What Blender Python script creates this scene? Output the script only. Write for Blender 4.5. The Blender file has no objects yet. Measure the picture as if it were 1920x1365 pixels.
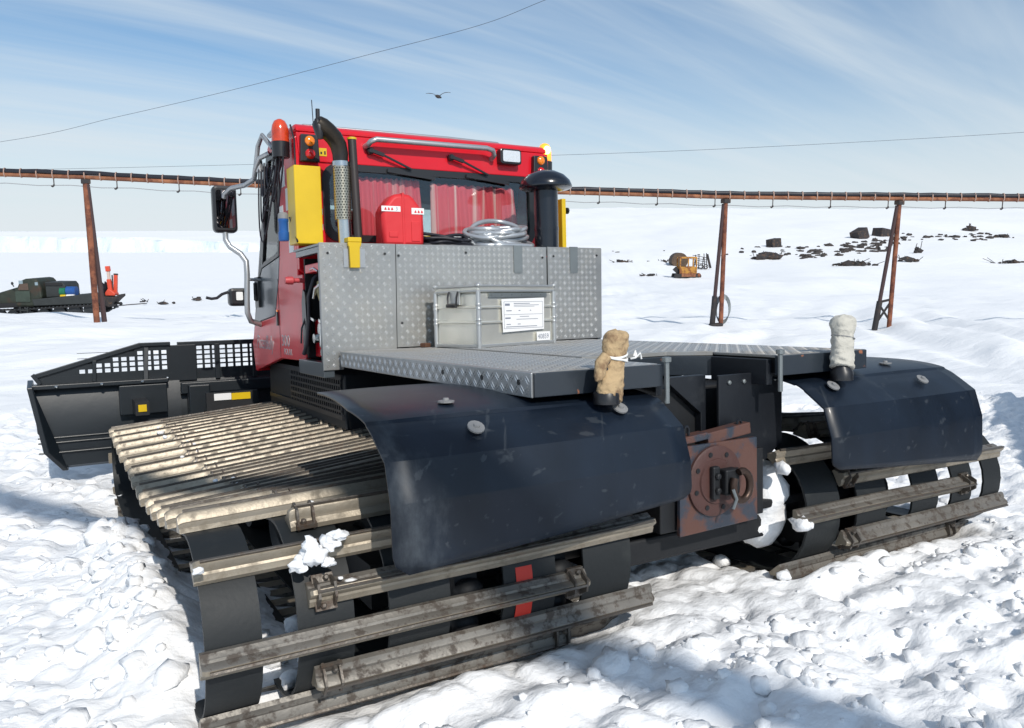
import bpy, bmesh, math, random
import numpy as np
from mathutils import Matrix, Vector, noise as mnoise

random.seed(7)
rng = np.random.default_rng(7)
scene = bpy.context.scene
COL = scene.collection
R = math.radians

# ------------------------------------------------------------------ camera
CX, CY, CZ = -2.3796, -2.2443, 1.5849
YAW, PITCH = R(29.968), R(8.704)
cam_data = bpy.data.cameras.new('camera')
cam_data.sensor_width = 36.0
cam_data.lens = 27.86
cam_data.clip_start = 0.05
cam_data.clip_end = 12000
cam = bpy.data.objects.new('camera', cam_data)
COL.objects.link(cam)
cam.location = (CX, CY, CZ)
cam.rotation_euler = (math.pi / 2 - PITCH, 0, -YAW)
scene.camera = cam

# ------------------------------------------------------------------ sky, sun, exposure
SUN_EL = R(40)
SUN_AZ = R(-4)                       # shadows fall this far to the left of the vehicle's heading (+Y)
light_dir = Vector((-math.sin(SUN_AZ) * math.cos(SUN_EL), math.cos(SUN_AZ) * math.cos(SUN_EL), -math.sin(SUN_EL)))
sun_data = bpy.data.lights.new('sun', 'SUN')
sun_data.energy = 3.5
sun_data.angle = R(0.55)
sun_data.color = (1.0, 0.945, 0.865)
sun = bpy.data.objects.new('sun', sun_data)
COL.objects.link(sun)
sun.rotation_euler = light_dir.to_track_quat('-Z', 'Y').to_euler()
sun.location = (5, -20, 15)

world = bpy.data.worlds.new('World')
scene.world = world
world.use_nodes = True


def build_sky():
    nt = world.node_tree
    nt.nodes.clear()
    N = nt.nodes.new
    L = nt.links.new
    out = N('ShaderNodeOutputWorld')
    bg = N('ShaderNodeBackground')
    bg.inputs['Strength'].default_value = 0.10
    sky = N('ShaderNodeTexSky')
    sky.sky_type = 'NISHITA'
    sky.sun_disc = False
    sky.sun_elevation = SUN_EL
    sky.sun_rotation = math.atan2(-light_dir.x, -light_dir.y)
    sky.altitude = 50
    sky.air_density = 1.0
    sky.dust_density = 0.6
    sky.ozone_density = 1.6
    tc = N('ShaderNodeTexCoord')
    sep = N('ShaderNodeSeparateXYZ')
    L(tc.outputs['Generated'], sep.inputs[0])

    def math_node(op, a, b=None, clamp=False):
        m = N('ShaderNodeMath')
        m.operation = op
        m.use_clamp = clamp
        for i, q in enumerate((a, b)):
            if q is None:
                continue
            if isinstance(q, (int, float)):
                m.inputs[i].default_value = q
            else:
                L(q, m.inputs[i])
        return m.outputs[0]
    z = math_node('MAXIMUM', sep.outputs['Z'], 0.0)
    den = math_node('ADD', z, 0.12)
    px = math_node('DIVIDE', sep.outputs['X'], den)
    py = math_node('DIVIDE', sep.outputs['Y'], den)
    com = N('ShaderNodeCombineXYZ')
    L(px, com.inputs[0])
    L(py, com.inputs[1])

    def streaks(rot, sx, sy, scale, detail, lo, hi, off, dist=0.6):
        mp = N('ShaderNodeMapping')
        mp.inputs['Rotation'].default_value = (0, 0, rot)
        mp2 = N('ShaderNodeMapping')
        mp2.inputs['Scale'].default_value = (sx, sy, 1)
        mp2.inputs['Location'].default_value = (off, off * .7, 0)
        L(com.outputs[0], mp.inputs[0])
        L(mp.outputs[0], mp2.inputs[0])
        nz = N('ShaderNodeTexNoise')
        nz.inputs['Scale'].default_value = scale
        nz.inputs['Detail'].default_value = detail
        nz.inputs['Roughness'].default_value = 0.55
        nz.inputs['Distortion'].default_value = dist
        L(mp2.outputs[0], nz.inputs['Vector'])
        mr = N('ShaderNodeMapRange')
        mr.interpolation_type = 'SMOOTHSTEP'
        mr.inputs['From Min'].default_value = lo
        mr.inputs['From Max'].default_value = hi
        L(nz.outputs['Fac'], mr.inputs['Value'])
        return mr.outputs[0]
    a = streaks(R(-5), 0.16, 1.5, 1.25, 5, 0.28, 0.78, 3.1)
    b = streaks(R(-16), 0.20, 2.6, 1.7, 6, 0.32, 0.84, 11.4, 0.9)
    c = streaks(R(2), 0.35, 0.55, 0.8, 3, 0.32, 0.72, 7.7)
    ab = math_node('ADD', math_node('MULTIPLY', a, 0.62), math_node('MULTIPLY', b, 0.30))
    clouds = math_node('ADD', ab, math_node('MULTIPLY', c, 0.30), True)
    # bright milky air toward the horizon
    hz = N('ShaderNodeMapRange')
    hz.interpolation_type = 'SMOOTHSTEP'
    hz.inputs['From Min'].default_value = 0.31
    hz.inputs['From Max'].default_value = -0.02
    L(sep.outputs['Z'], hz.inputs['Value'])
    hzz = math_node('POWER', hz.outputs[0], 1.25)
    tint = N('ShaderNodeMix')
    tint.data_type = 'RGBA'
    tint.blend_type = 'MULTIPLY'
    tint.inputs['Factor'].default_value = 1
    L(sky.outputs[0], tint.inputs['A'])
    tint.inputs['B'].default_value = (0.60, 0.91, 1.10, 1)
    mix = N('ShaderNodeMix')
    mix.data_type = 'RGBA'
    L(math_node('MULTIPLY', clouds, 0.80), mix.inputs['Factor'])
    L(tint.outputs['Result'], mix.inputs['A'])
    mix.inputs['B'].default_value = (6.6, 7.5, 8.2, 1)
    mix2 = N('ShaderNodeMix')
    mix2.data_type = 'RGBA'
    L(math_node('MULTIPLY', hzz, 0.97, True), mix2.inputs['Factor'])
    L(mix.outputs['Result'], mix2.inputs['A'])
    mix2.inputs['B'].default_value = (7.7, 8.3, 8.75, 1)
    L(mix2.outputs['Result'], bg.inputs['Color'])
    L(bg.outputs[0], out.inputs['Surface'])


build_sky()
scene.view_settings.view_transform = 'Standard'
scene.view_settings.look = 'None'
scene.view_settings.exposure = 0.0
scene.view_settings.gamma = 1.0
scene.cycles.max_bounces = 8
scene.cycles.transparent_max_bounces = 12

# ------------------------------------------------------------------ frames
# the machine stands nose down on the slope: V takes its own axes (X right, Y ahead, Z up) to the world
V = Matrix(((0.9998, -0.0035, 0.0203, 0), (0.0018, 0.9966, 0.0827, 0), (-0.0206, -0.0826, 0.9964, 0), (0, 0, 0, 1)))
HX, HY = math.sin(YAW), math.cos(YAW)


# ------------------------------------------------------------------ materials
MATS = {}


def mat(name, col, rough=0.5, metal=0.0, coat=0.0, bump=0.0, bscale=40.0, dirt=None, dscale=6.0, dlo=0.5, dhi=0.65,
        damt=1.0, var=0.0, stretch=(1, 1, 1), spec=0.5, drough=None, emit=None, estr=0, trans=0.0, sss=0.0):
    if name in MATS:
        return MATS[name]
    m = bpy.data.materials.new(name)
    m.use_nodes = True
    nt = m.node_tree
    b = nt.nodes['Principled BSDF']
    N = nt.nodes.new
    L = nt.links.new
    b.inputs['Base Color'].default_value = (*col, 1)
    b.inputs['Roughness'].default_value = rough
    b.inputs['Metallic'].default_value = metal
    b.inputs['Coat Weight'].default_value = coat
    b.inputs['Coat Roughness'].default_value = 0.12
    b.inputs['Specular IOR Level'].default_value = spec
    if trans:
        b.inputs['Transmission Weight'].default_value = trans
    if sss:
        b.inputs['Subsurface Weight'].default_value = sss
        b.inputs['Subsurface Radius'].default_value = (0.02, 0.025, 0.03)
        b.inputs['Subsurface Scale'].default_value = 0.6
    if emit:
        b.inputs['Emission Color'].default_value = (*emit, 1)
        b.inputs['Emission Strength'].default_value = estr
    tc = N('ShaderNodeTexCoord')
    mp = N('ShaderNodeMapping')
    mp.inputs['Scale'].default_value = stretch
    L(tc.outputs['Object'], mp.inputs[0])
    src = None
    if var:
        nz = N('ShaderNodeTexNoise')
        nz.inputs['Scale'].default_value = 3.2
        nz.inputs['Detail'].default_value = 6
        L(mp.outputs[0], nz.inputs['Vector'])
        mr = N('ShaderNodeMapRange')
        mr.inputs['From Min'].default_value = 0.3
        mr.inputs['From Max'].default_value = 0.7
        mr.inputs['To Min'].default_value = 1 - var
        mr.inputs['To Max'].default_value = 1 + var
        L(nz.outputs['Fac'], mr.inputs['Value'])
        mx = N('ShaderNodeMix')
        mx.data_type = 'RGBA'
        mx.blend_type = 'MULTIPLY'
        mx.inputs['Factor'].default_value = 1
        mx.inputs['A'].default_value = (*col, 1)
        L(mr.outputs[0], mx.inputs['B'])
        src = mx.outputs['Result']
    if dirt:
        nd = N('ShaderNodeTexNoise')
        nd.inputs['Scale'].default_value = dscale
        nd.inputs['Detail'].default_value = 8
        nd.inputs['Roughness'].default_value = 0.65
        L(mp.outputs[0], nd.inputs['Vector'])
        mr = N('ShaderNodeMapRange')
        mr.interpolation_type = 'SMOOTHSTEP'
        mr.inputs['From Min'].default_value = dlo
        mr.inputs['From Max'].default_value = dhi
        mr.inputs['To Max'].default_value = damt
        L(nd.outputs['Fac'], mr.inputs['Value'])
        mx = N('ShaderNodeMix')
        mx.data_type = 'RGBA'
        L(mr.outputs[0], mx.inputs['Factor'])
        if src:
            L(src, mx.inputs['A'])
        else:
            mx.inputs['A'].default_value = (*col, 1)
        mx.inputs['B'].default_value = (*dirt, 1)
        src = mx.outputs['Result']
        rr = N('ShaderNodeMapRange')
        rr.inputs['To Min'].default_value = rough
        rr.inputs['To Max'].default_value = drough if drough is not None else min(1, rough + 0.25)
        L(mr.outputs[0], rr.inputs['Value'])
        L(rr.outputs[0], b.inputs['Roughness'])
        if metal:
            r2 = N('ShaderNodeMapRange')
            r2.inputs['To Min'].default_value = metal
            r2.inputs['To Max'].default_value = metal * 0.15
            L(mr.outputs[0], r2.inputs['Value'])
            L(r2.outputs[0], b.inputs['Metallic'])
    if src:
        L(src, b.inputs['Base Color'])
    if bump:
        nb = N('ShaderNodeTexNoise')
        nb.inputs['Scale'].default_value = bscale
        nb.inputs['Detail'].default_value = 5
        L(mp.outputs[0], nb.inputs['Vector'])
        bp = N('ShaderNodeBump')
        bp.inputs['Strength'].default_value = 1.0
        bp.inputs['Distance'].default_value = bump
        L(nb.outputs['Fac'], bp.inputs['Height'])
        L(bp.outputs[0], b.inputs['Normal'])
    MATS[name] = m
    return m


def glass_mat(name, tint, gloss=0.12):
    m = bpy.data.materials.new(name)
    m.use_nodes = True
    nt = m.node_tree
    nt.nodes.clear()
    N = nt.nodes.new
    L = nt.links.new
    o = N('ShaderNodeOutputMaterial')
    t = N('ShaderNodeBsdfTransparent')
    t.inputs[0].default_value = (*tint, 1)
    g = N('ShaderNodeBsdfGlossy')
    g.inputs['Roughness'].default_value = 0.03
    f = N('ShaderNodeFresnel')
    f.inputs[0].default_value = 1.5
    mm = N('ShaderNodeMath')
    mm.operation = 'ADD'
    mm.use_clamp = True
    mm.inputs[1].default_value = gloss
    L(f.outputs[0], mm.inputs[0])
    x = N('ShaderNodeMixShader')
    L(mm.outputs[0], x.inputs[0])
    L(t.outputs[0], x.inputs[1])
    L(g.outputs[0], x.inputs[2])
    L(x.outputs[0], o.inputs[0])
    MATS[name] = m
    return m


def stripes_mat(name, axis, scale, c1, c2, lo, hi):
    m = bpy.data.materials.new(name)
    m.use_nodes = True
    nt = m.node_tree
    b = nt.nodes['Principled BSDF']
    N = nt.nodes.new
    L = nt.links.new
    tc = N('ShaderNodeTexCoord')
    mp = N('ShaderNodeMapping')
    sc = [0.02, 0.02, 0.02]
    sc['XYZ'.index(axis)] = 1
    mp.inputs['Scale'].default_value = sc
    L(tc.outputs['Object'], mp.inputs[0])
    nz = N('ShaderNodeTexNoise')
    nz.inputs['Scale'].default_value = scale
    nz.inputs['Detail'].default_value = 2
    L(mp.outputs[0], nz.inputs['Vector'])
    mr = N('ShaderNodeMapRange')
    mr.interpolation_type = 'SMOOTHSTEP'
    mr.inputs['From Min'].default_value = lo
    mr.inputs['From Max'].default_value = hi
    L(nz.outputs['Fac'], mr.inputs['Value'])
    mx = N('ShaderNodeMix')
    mx.data_type = 'RGBA'
    L(mr.outputs[0], mx.inputs['Factor'])
    mx.inputs['A'].default_value = (*c1, 1)
    mx.inputs['B'].default_value = (*c2, 1)
    L(mx.outputs['Result'], b.inputs['Base Color'])
    b.inputs['Roughness'].default_value = 0.85
    MATS[name] = m
    return m


def snow_material(name, fine):
    m = bpy.data.materials.new(name)
    m.use_nodes = True
    nt = m.node_tree
    b = nt.nodes['Principled BSDF']
    N = nt.nodes.new
    L = nt.links.new
    b.inputs['Roughness'].default_value = 0.75
    b.inputs['Specular IOR Level'].default_value = 0.25
    tc = N('ShaderNodeTexCoord')
    nz = N('ShaderNodeTexNoise')
    nz.inputs['Scale'].default_value = 0.35
    nz.inputs['Detail'].default_value = 6
    L(tc.outputs['Object'], nz.inputs['Vector'])
    mx = N('ShaderNodeMix')
    mx.data_type = 'RGBA'
    L(nz.outputs['Fac'], mx.inputs['Factor'])
    mx.inputs['A'].default_value = (0.835, 0.845, 0.86, 1)
    mx.inputs['B'].default_value = (0.91, 0.91, 0.91, 1)
    L(mx.outputs['Result'], b.inputs['Base Color'])
    n1 = N('ShaderNodeTexNoise')
    n1.inputs['Scale'].default_value = 34
    n1.inputs['Detail'].default_value = 6
    n1.inputs['Roughness'].default_value = 0.62
    L(tc.outputs['Object'], n1.inputs['Vector'])
    v1 = N('ShaderNodeTexVoronoi')
    v1.inputs['Scale'].default_value = 26
    L(tc.outputs['Object'], v1.inputs['Vector'])
    b1 = N('ShaderNodeBump')
    b1.inputs['Distance'].default_value = fine
    b1.inputs['Strength'].default_value = 0.9
    L(n1.outputs['Fac'], b1.inputs['Height'])
    b2 = N('ShaderNodeBump')
    b2.inputs['Distance'].default_value = fine * 0.8
    b2.inputs['Strength'].default_value = 0.6
    b2.invert = True
    L(v1.outputs['Distance'], b2.inputs['Height'])
    L(b1.outputs[0], b2.inputs['Normal'])
    n3 = N('ShaderNodeTexNoise')
    n3.inputs['Scale'].default_value = 1.6
    n3.inputs['Detail'].default_value = 7
    L(tc.outputs['Object'], n3.inputs['Vector'])
    b3 = N('ShaderNodeBump')
    b3.inputs['Distance'].default_value = 0.05
    b3.inputs['Strength'].default_value = 0.7
    L(n3.outputs['Fac'], b3.inputs['Height'])
    L(b2.outputs[0], b3.inputs['Normal'])
    mp = N('ShaderNodeMapping')
    mp.inputs['Rotation'].default_value = (0, 0, 0.55)
    mp.inputs['Scale'].default_value = (0.35, 1.2, 1)
    L(tc.outputs['Object'], mp.inputs[0])
    n4 = N('ShaderNodeTexNoise')
    n4.inputs['Scale'].default_value = 0.55
    n4.inputs['Detail'].default_value = 8
    n4.inputs['Roughness'].default_value = 0.6
    L(mp.outputs[0], n4.inputs['Vector'])
    b4 = N('ShaderNodeBump')
    b4.inputs['Distance'].default_value = 0.20
    b4.inputs['Strength'].default_value = 0.6
    L(n4.outputs['Fac'], b4.inputs['Height'])
    L(b3.outputs[0], b4.inputs['Normal'])
    L(b4.outputs[0], b.inputs['Normal'])
    MATS[name] = m
    return m


def rust_paint(name):
    """dark grey-blue paint flaked to red primer and rust"""
    m = mat(name, (0.028, 0.036, 0.052), 0.38, 0, 0.25, 0.002, 30, dirt=(0.095, 0.040, 0.028), dscale=4.0, dlo=0.43, dhi=0.51, var=0.2)
    return m


SNOW = snow_material('snow', 0.006)
FENDER = mat('fender_paint', (0.0062, 0.0110, 0.0200), 0.40, 0, 0.05, 0.0010, 3.5, dirt=(0.085, 0.10, 0.115), dscale=2.3, dlo=0.585, dhi=0.80, damt=0.55, var=0.3, spec=0.35, stretch=(1.6, 1, 0.8))


def scuff(m, col, amount):
    """fine scratches and dried splashes on top of a paint"""
    nt = m.node_tree
    b = nt.nodes['Principled BSDF']
    N, L = nt.nodes.new, nt.links.new
    tc = N('ShaderNodeTexCoord')
    facs = []
    for rot, sc, scale, lo, hi in (((0.3, 0.2, 0.5), (0.12, 1.6, 1.6), 14, 0.66, 0.72), ((0.1, 0.9, -0.7), (0.10, 1.8, 1.8), 17, 0.67, 0.73), ((0, 0, 0), (1, 1, 1), 42, 0.76, 0.80)):
        mp = N('ShaderNodeMapping')
        mp.inputs['Rotation'].default_value = rot
        mp2 = N('ShaderNodeMapping')
        mp2.inputs['Scale'].default_value = sc
        L(tc.outputs['Object'], mp.inputs[0])
        L(mp.outputs[0], mp2.inputs[0])
        nz = N('ShaderNodeTexNoise')
        nz.inputs['Scale'].default_value = scale
        nz.inputs['Detail'].default_value = 3
        L(mp2.outputs[0], nz.inputs['Vector'])
        mr = N('ShaderNodeMapRange')
        mr.inputs['From Min'].default_value = lo
        mr.inputs['From Max'].default_value = hi
        mr.inputs['To Max'].default_value = amount
        L(nz.outputs['Fac'], mr.inputs['Value'])
        facs.append(mr.outputs[0])
    src = b.inputs['Base Color'].links[0].from_socket
    for f in facs:
        mx = N('ShaderNodeMix')
        mx.data_type = 'RGBA'
        L(f, mx.inputs['Factor'])
        L(src, mx.inputs['A'])
        mx.inputs['B'].default_value = (*col, 1)
        src = mx.outputs['Result']
    L(src, b.inputs['Base Color'])


scuff(FENDER, (0.07, 0.08, 0.09), 0.35)
BLACKP = mat('black_paint', (0.006, 0.008, 0.012), 0.46, 0, 0.05, 0.0008, 20, dirt=(0.06, 0.065, 0.07), dscale=5, dlo=0.58, dhi=0.8, damt=0.6)
BLADEP = mat('blade_paint', (0.006, 0.010, 0.014), 0.42, 0, 0.1, 0.001, 12, dirt=(0.04, 0.05, 0.055), dscale=3.5, dlo=0.60, dhi=0.82, damt=0.6)
RUSTYEDGE = mat('chipped_beam_paint', (0.020, 0.027, 0.036), 0.42, 0, 0.2, 0.001, 30, dirt=(0.30, 0.11, 0.05), dscale=13, dlo=0.63, dhi=0.67)
DARK = mat('dark_underframe', (0.006, 0.007, 0.009), 0.6, 0, 0, 0.001, 30)
RUBBER = mat('belt_rubber', (0.008, 0.0105, 0.012), 0.60, 0, 0, 0.0008, 60, dirt=(0.03, 0.034, 0.034), dscale=7, dlo=0.55, dhi=0.8, damt=0.6)
CLEAT = mat('cleat_aluminium', (0.31, 0.27, 0.212), 0.46, 0.5, 0, 0.001, 70, dirt=(0.17, 0.14, 0.10), dscale=18, dlo=0.48, dhi=0.68, damt=0.75, var=0.25)
CLEATG = mat('cleat_dirty_side', (0.20, 0.186, 0.165), 0.48, 0.45, 0, 0.0012, 60, dirt=(0.060, 0.046, 0.036), dscale=24, dlo=0.47, dhi=0.62, damt=0.9, var=0.3)
CLEATD = mat('cleat_clip_steel', (0.13, 0.115, 0.10), 0.42, 0.6, 0, 0.002, 60, dirt=(0.07, 0.045, 0.03), dscale=12)
RED = mat('red_paint', (0.62, 0.006, 0.018), 0.34, 0, 0.2, 0.0006, 8, dirt=(0.40, 0.03, 0.035), dscale=3, dlo=0.55, dhi=0.8, damt=0.5, var=0.08, spec=0.4)
YELLOW = mat('yellow_paint', (0.66, 0.44, 0.004), 0.40, 0, 0.15, 0.0006, 20, var=0.08)
GREYD = mat('grey_door_paint', (0.055, 0.068, 0.078), 0.35, 0, 0.4)
BLACKPL = mat('black_plastic', (0.012, 0.012, 0.014), 0.38, 0, 0.15)
SNORK = mat('gloss_black', (0.006, 0.008, 0.014), 0.24, 0, 0.35)
CHROME = mat('polished_steel', (0.62, 0.62, 0.60), 0.22, 1.0, 0, 0.0006, 30)
GALV = mat('silver_tube_paint', (0.42, 0.43, 0.44), 0.35, 0.65, 0, 0.0005, 40)
STEELG = mat('zinc_steel', (0.25, 0.27, 0.27), 0.42, 0.7, 0, 0.001, 30, var=0.15)
ALU = mat('case_aluminium', (0.80, 0.785, 0.71), 0.25, 0.66, 0, 0.0012, 9, var=0.12)
ALUR = mat('case_rim_aluminium', (0.52, 0.53, 0.53), 0.36, 0.7, 0, 0.0008, 30)
PLATEV = mat('tread_plate_upright', (0.37, 0.37, 0.36), 0.36, 0.65, 0, 0.001, 30, dirt=(0.27, 0.26, 0.225), dscale=2.4, dlo=0.45, dhi=0.75, damt=0.6, var=0.12)
PLATEH = mat('tread_plate_deck', (0.36, 0.36, 0.35), 0.45, 0.55, 0, 0.001, 30, dirt=(0.20, 0.17, 0.13), dscale=2.2, dlo=0.42, dhi=0.70, damt=0.7, var=0.15, stretch=(1, 0.5, 1))
PLATES = mat('tread_plate_edge', (0.33, 0.34, 0.345), 0.40, 0.6, 0, 0.001, 30, dirt=(0.25, 0.25, 0.24), dscale=3, dlo=0.45, dhi=0.75, damt=0.5, var=0.12)
RIDGE = mat('tread_ridge', (0.80, 0.80, 0.79), 0.26, 0.8)
RIDGEH = mat('tread_ridge_deck', (0.52, 0.52, 0.51), 0.32, 0.7, 0, 0, 1, dirt=(0.26, 0.22, 0.17), dscale=2.2, dlo=0.42, dhi=0.70, damt=0.6, stretch=(1, 0.5, 1))
RUSTP = rust_paint('flaking_primer_paint')
RUST = mat('rusty_pipe', (0.24, 0.082, 0.038), 0.75, 0, 0, 0.01, 14, dirt=(0.10, 0.035, 0.024), dscale=2.4, dlo=0.42, dhi=0.62, var=0.35)
RUSTL = mat('rusty_pipe_orange', (0.26, 0.105, 0.05), 0.78, 0, 0, 0.01, 14, dirt=(0.16, 0.06, 0.035), dscale=2.2, dlo=0.45, dhi=0.62, var=0.3)
HOSEB = mat('black_hose', (0.010, 0.010, 0.016), 0.5, 0, 0, 0.004, 18)
RIMB = mat('wheel_steel', (0.03, 0.033, 0.036), 0.5, 0.3)
GLASS = glass_mat('tinted_glass', (0.80, 0.90, 0.90), 0.03)
GLASSR = glass_mat('rear_glass', (0.93, 0.95, 0.95), 0.02)
WHITE = mat('white_paint', (0.78, 0.78, 0.77), 0.5)
PAPER = mat('label_paper', (0.80, 0.80, 0.80), 0.7)
INK = mat('label_ink', (0.20, 0.22, 0.28), 0.8)
AMBER = mat('amber_lens', (0.85, 0.22, 0.01), 0.15, 0, 0.5)
REDL = mat('red_lens', (0.55, 0.01, 0.01), 0.15, 0, 0.5)
ORANGEL = mat('orange_beacon', (0.62, 0.06, 0.015), 0.16, 0, 0.6, dirt=(0.30, 0.03, 0.01), dscale=9, dlo=0.45, dhi=0.7)
CURTAIN = stripes_mat('striped_curtain', 'X', 17, (0.66, 0.085, 0.11), (0.74, 0.50, 0.47), 0.50, 0.68)
CANVAS = mat('tan_canvas', (0.46, 0.33, 0.185), 0.95, 0, 0, 0.010, 34, dirt=(0.17, 0.10, 0.055), dscale=15, dlo=0.45, dhi=0.64, damt=0.85)
CANVASW = mat('pale_canvas', (0.52, 0.50, 0.44), 0.95, 0, 0, 0.010, 34, dirt=(0.42, 0.39, 0.33), dscale=7, dlo=0.5, dhi=0.75, damt=0.6)
CORD = mat('white_cord', (0.78, 0.78, 0.76), 0.8)
SILVERH = mat('silver_hose', (0.46, 0.48, 0.50), 0.30, 0.55, 0, 0.0008, 60)
CANRED = mat('red_plastic', (0.62, 0.022, 0.028), 0.5, 0, 0, 0.002, 15, var=0.08)
BLUEP = mat('blue_plastic', (0.012, 0.09, 0.30), 0.4)
GREYPL = mat('grey_plastic', (0.22, 0.22, 0.22), 0.5)
ARMY = mat('army_green', (0.021, 0.027, 0.018), 0.62, 0, 0, 0.004, 4, dirt=(0.05, 0.03, 0.02), dscale=0.9, dlo=0.5, dhi=0.68, var=0.25)
ARMYB = mat('army_bed_grey', (0.022, 0.026, 0.026), 0.65, 0, 0, 0, 1, var=0.2)
TYRE = mat('track_black', (0.010, 0.010, 0.011), 0.7)
CRANE = mat('crane_red', (0.60, 0.065, 0.028), 0.45, 0, 0.1, var=0.12)
ORWRECK = mat('faded_orange_paint', (0.46, 0.22, 0.035), 0.7, 0, 0, 0, 1, dirt=(0.19, 0.07, 0.03), dscale=1.5, dlo=0.48, dhi=0.6, var=0.2)
BROWN = mat('brown_rust_sheet', (0.085, 0.055, 0.035), 0.8, 0, 0, 0.02, 2, var=0.3)
SCRAP = mat('dark_scrap', (0.028, 0.025, 0.026), 0.8, 0, 0, 0.02, 3, dirt=(0.10, 0.065, 0.045), dscale=2, dlo=0.5, dhi=0.65)
ROCKM = mat('dark_rock', (0.055, 0.046, 0.042), 0.85, 0, 0, 0.05, 2, var=0.35)
BLUEPAINT = mat('drum_blue', (0.012, 0.075, 0.27), 0.5)
GREENPAINT = mat('drum_green', (0.01, 0.14, 0.07), 0.5)
TAPE = mat('red_tape', (0.60, 0.035, 0.02), 0.5)
SEATM = mat('seat_cloth', (0.012, 0.012, 0.014), 0.8)
ICE = mat('glacier_ice', (0.72, 0.77, 0.79), 0.6, 0, 0, 3.0, 0.12, dirt=(0.58, 0.67, 0.70), dscale=0.06, dlo=0.42, dhi=0.62, stretch=(1, 1, 0.3))
FEATHER = mat('bird_brown', (0.045, 0.038, 0.036), 0.8)
FEATHERW = mat('bird_pale', (0.30, 0.27, 0.25), 0.8)


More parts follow.
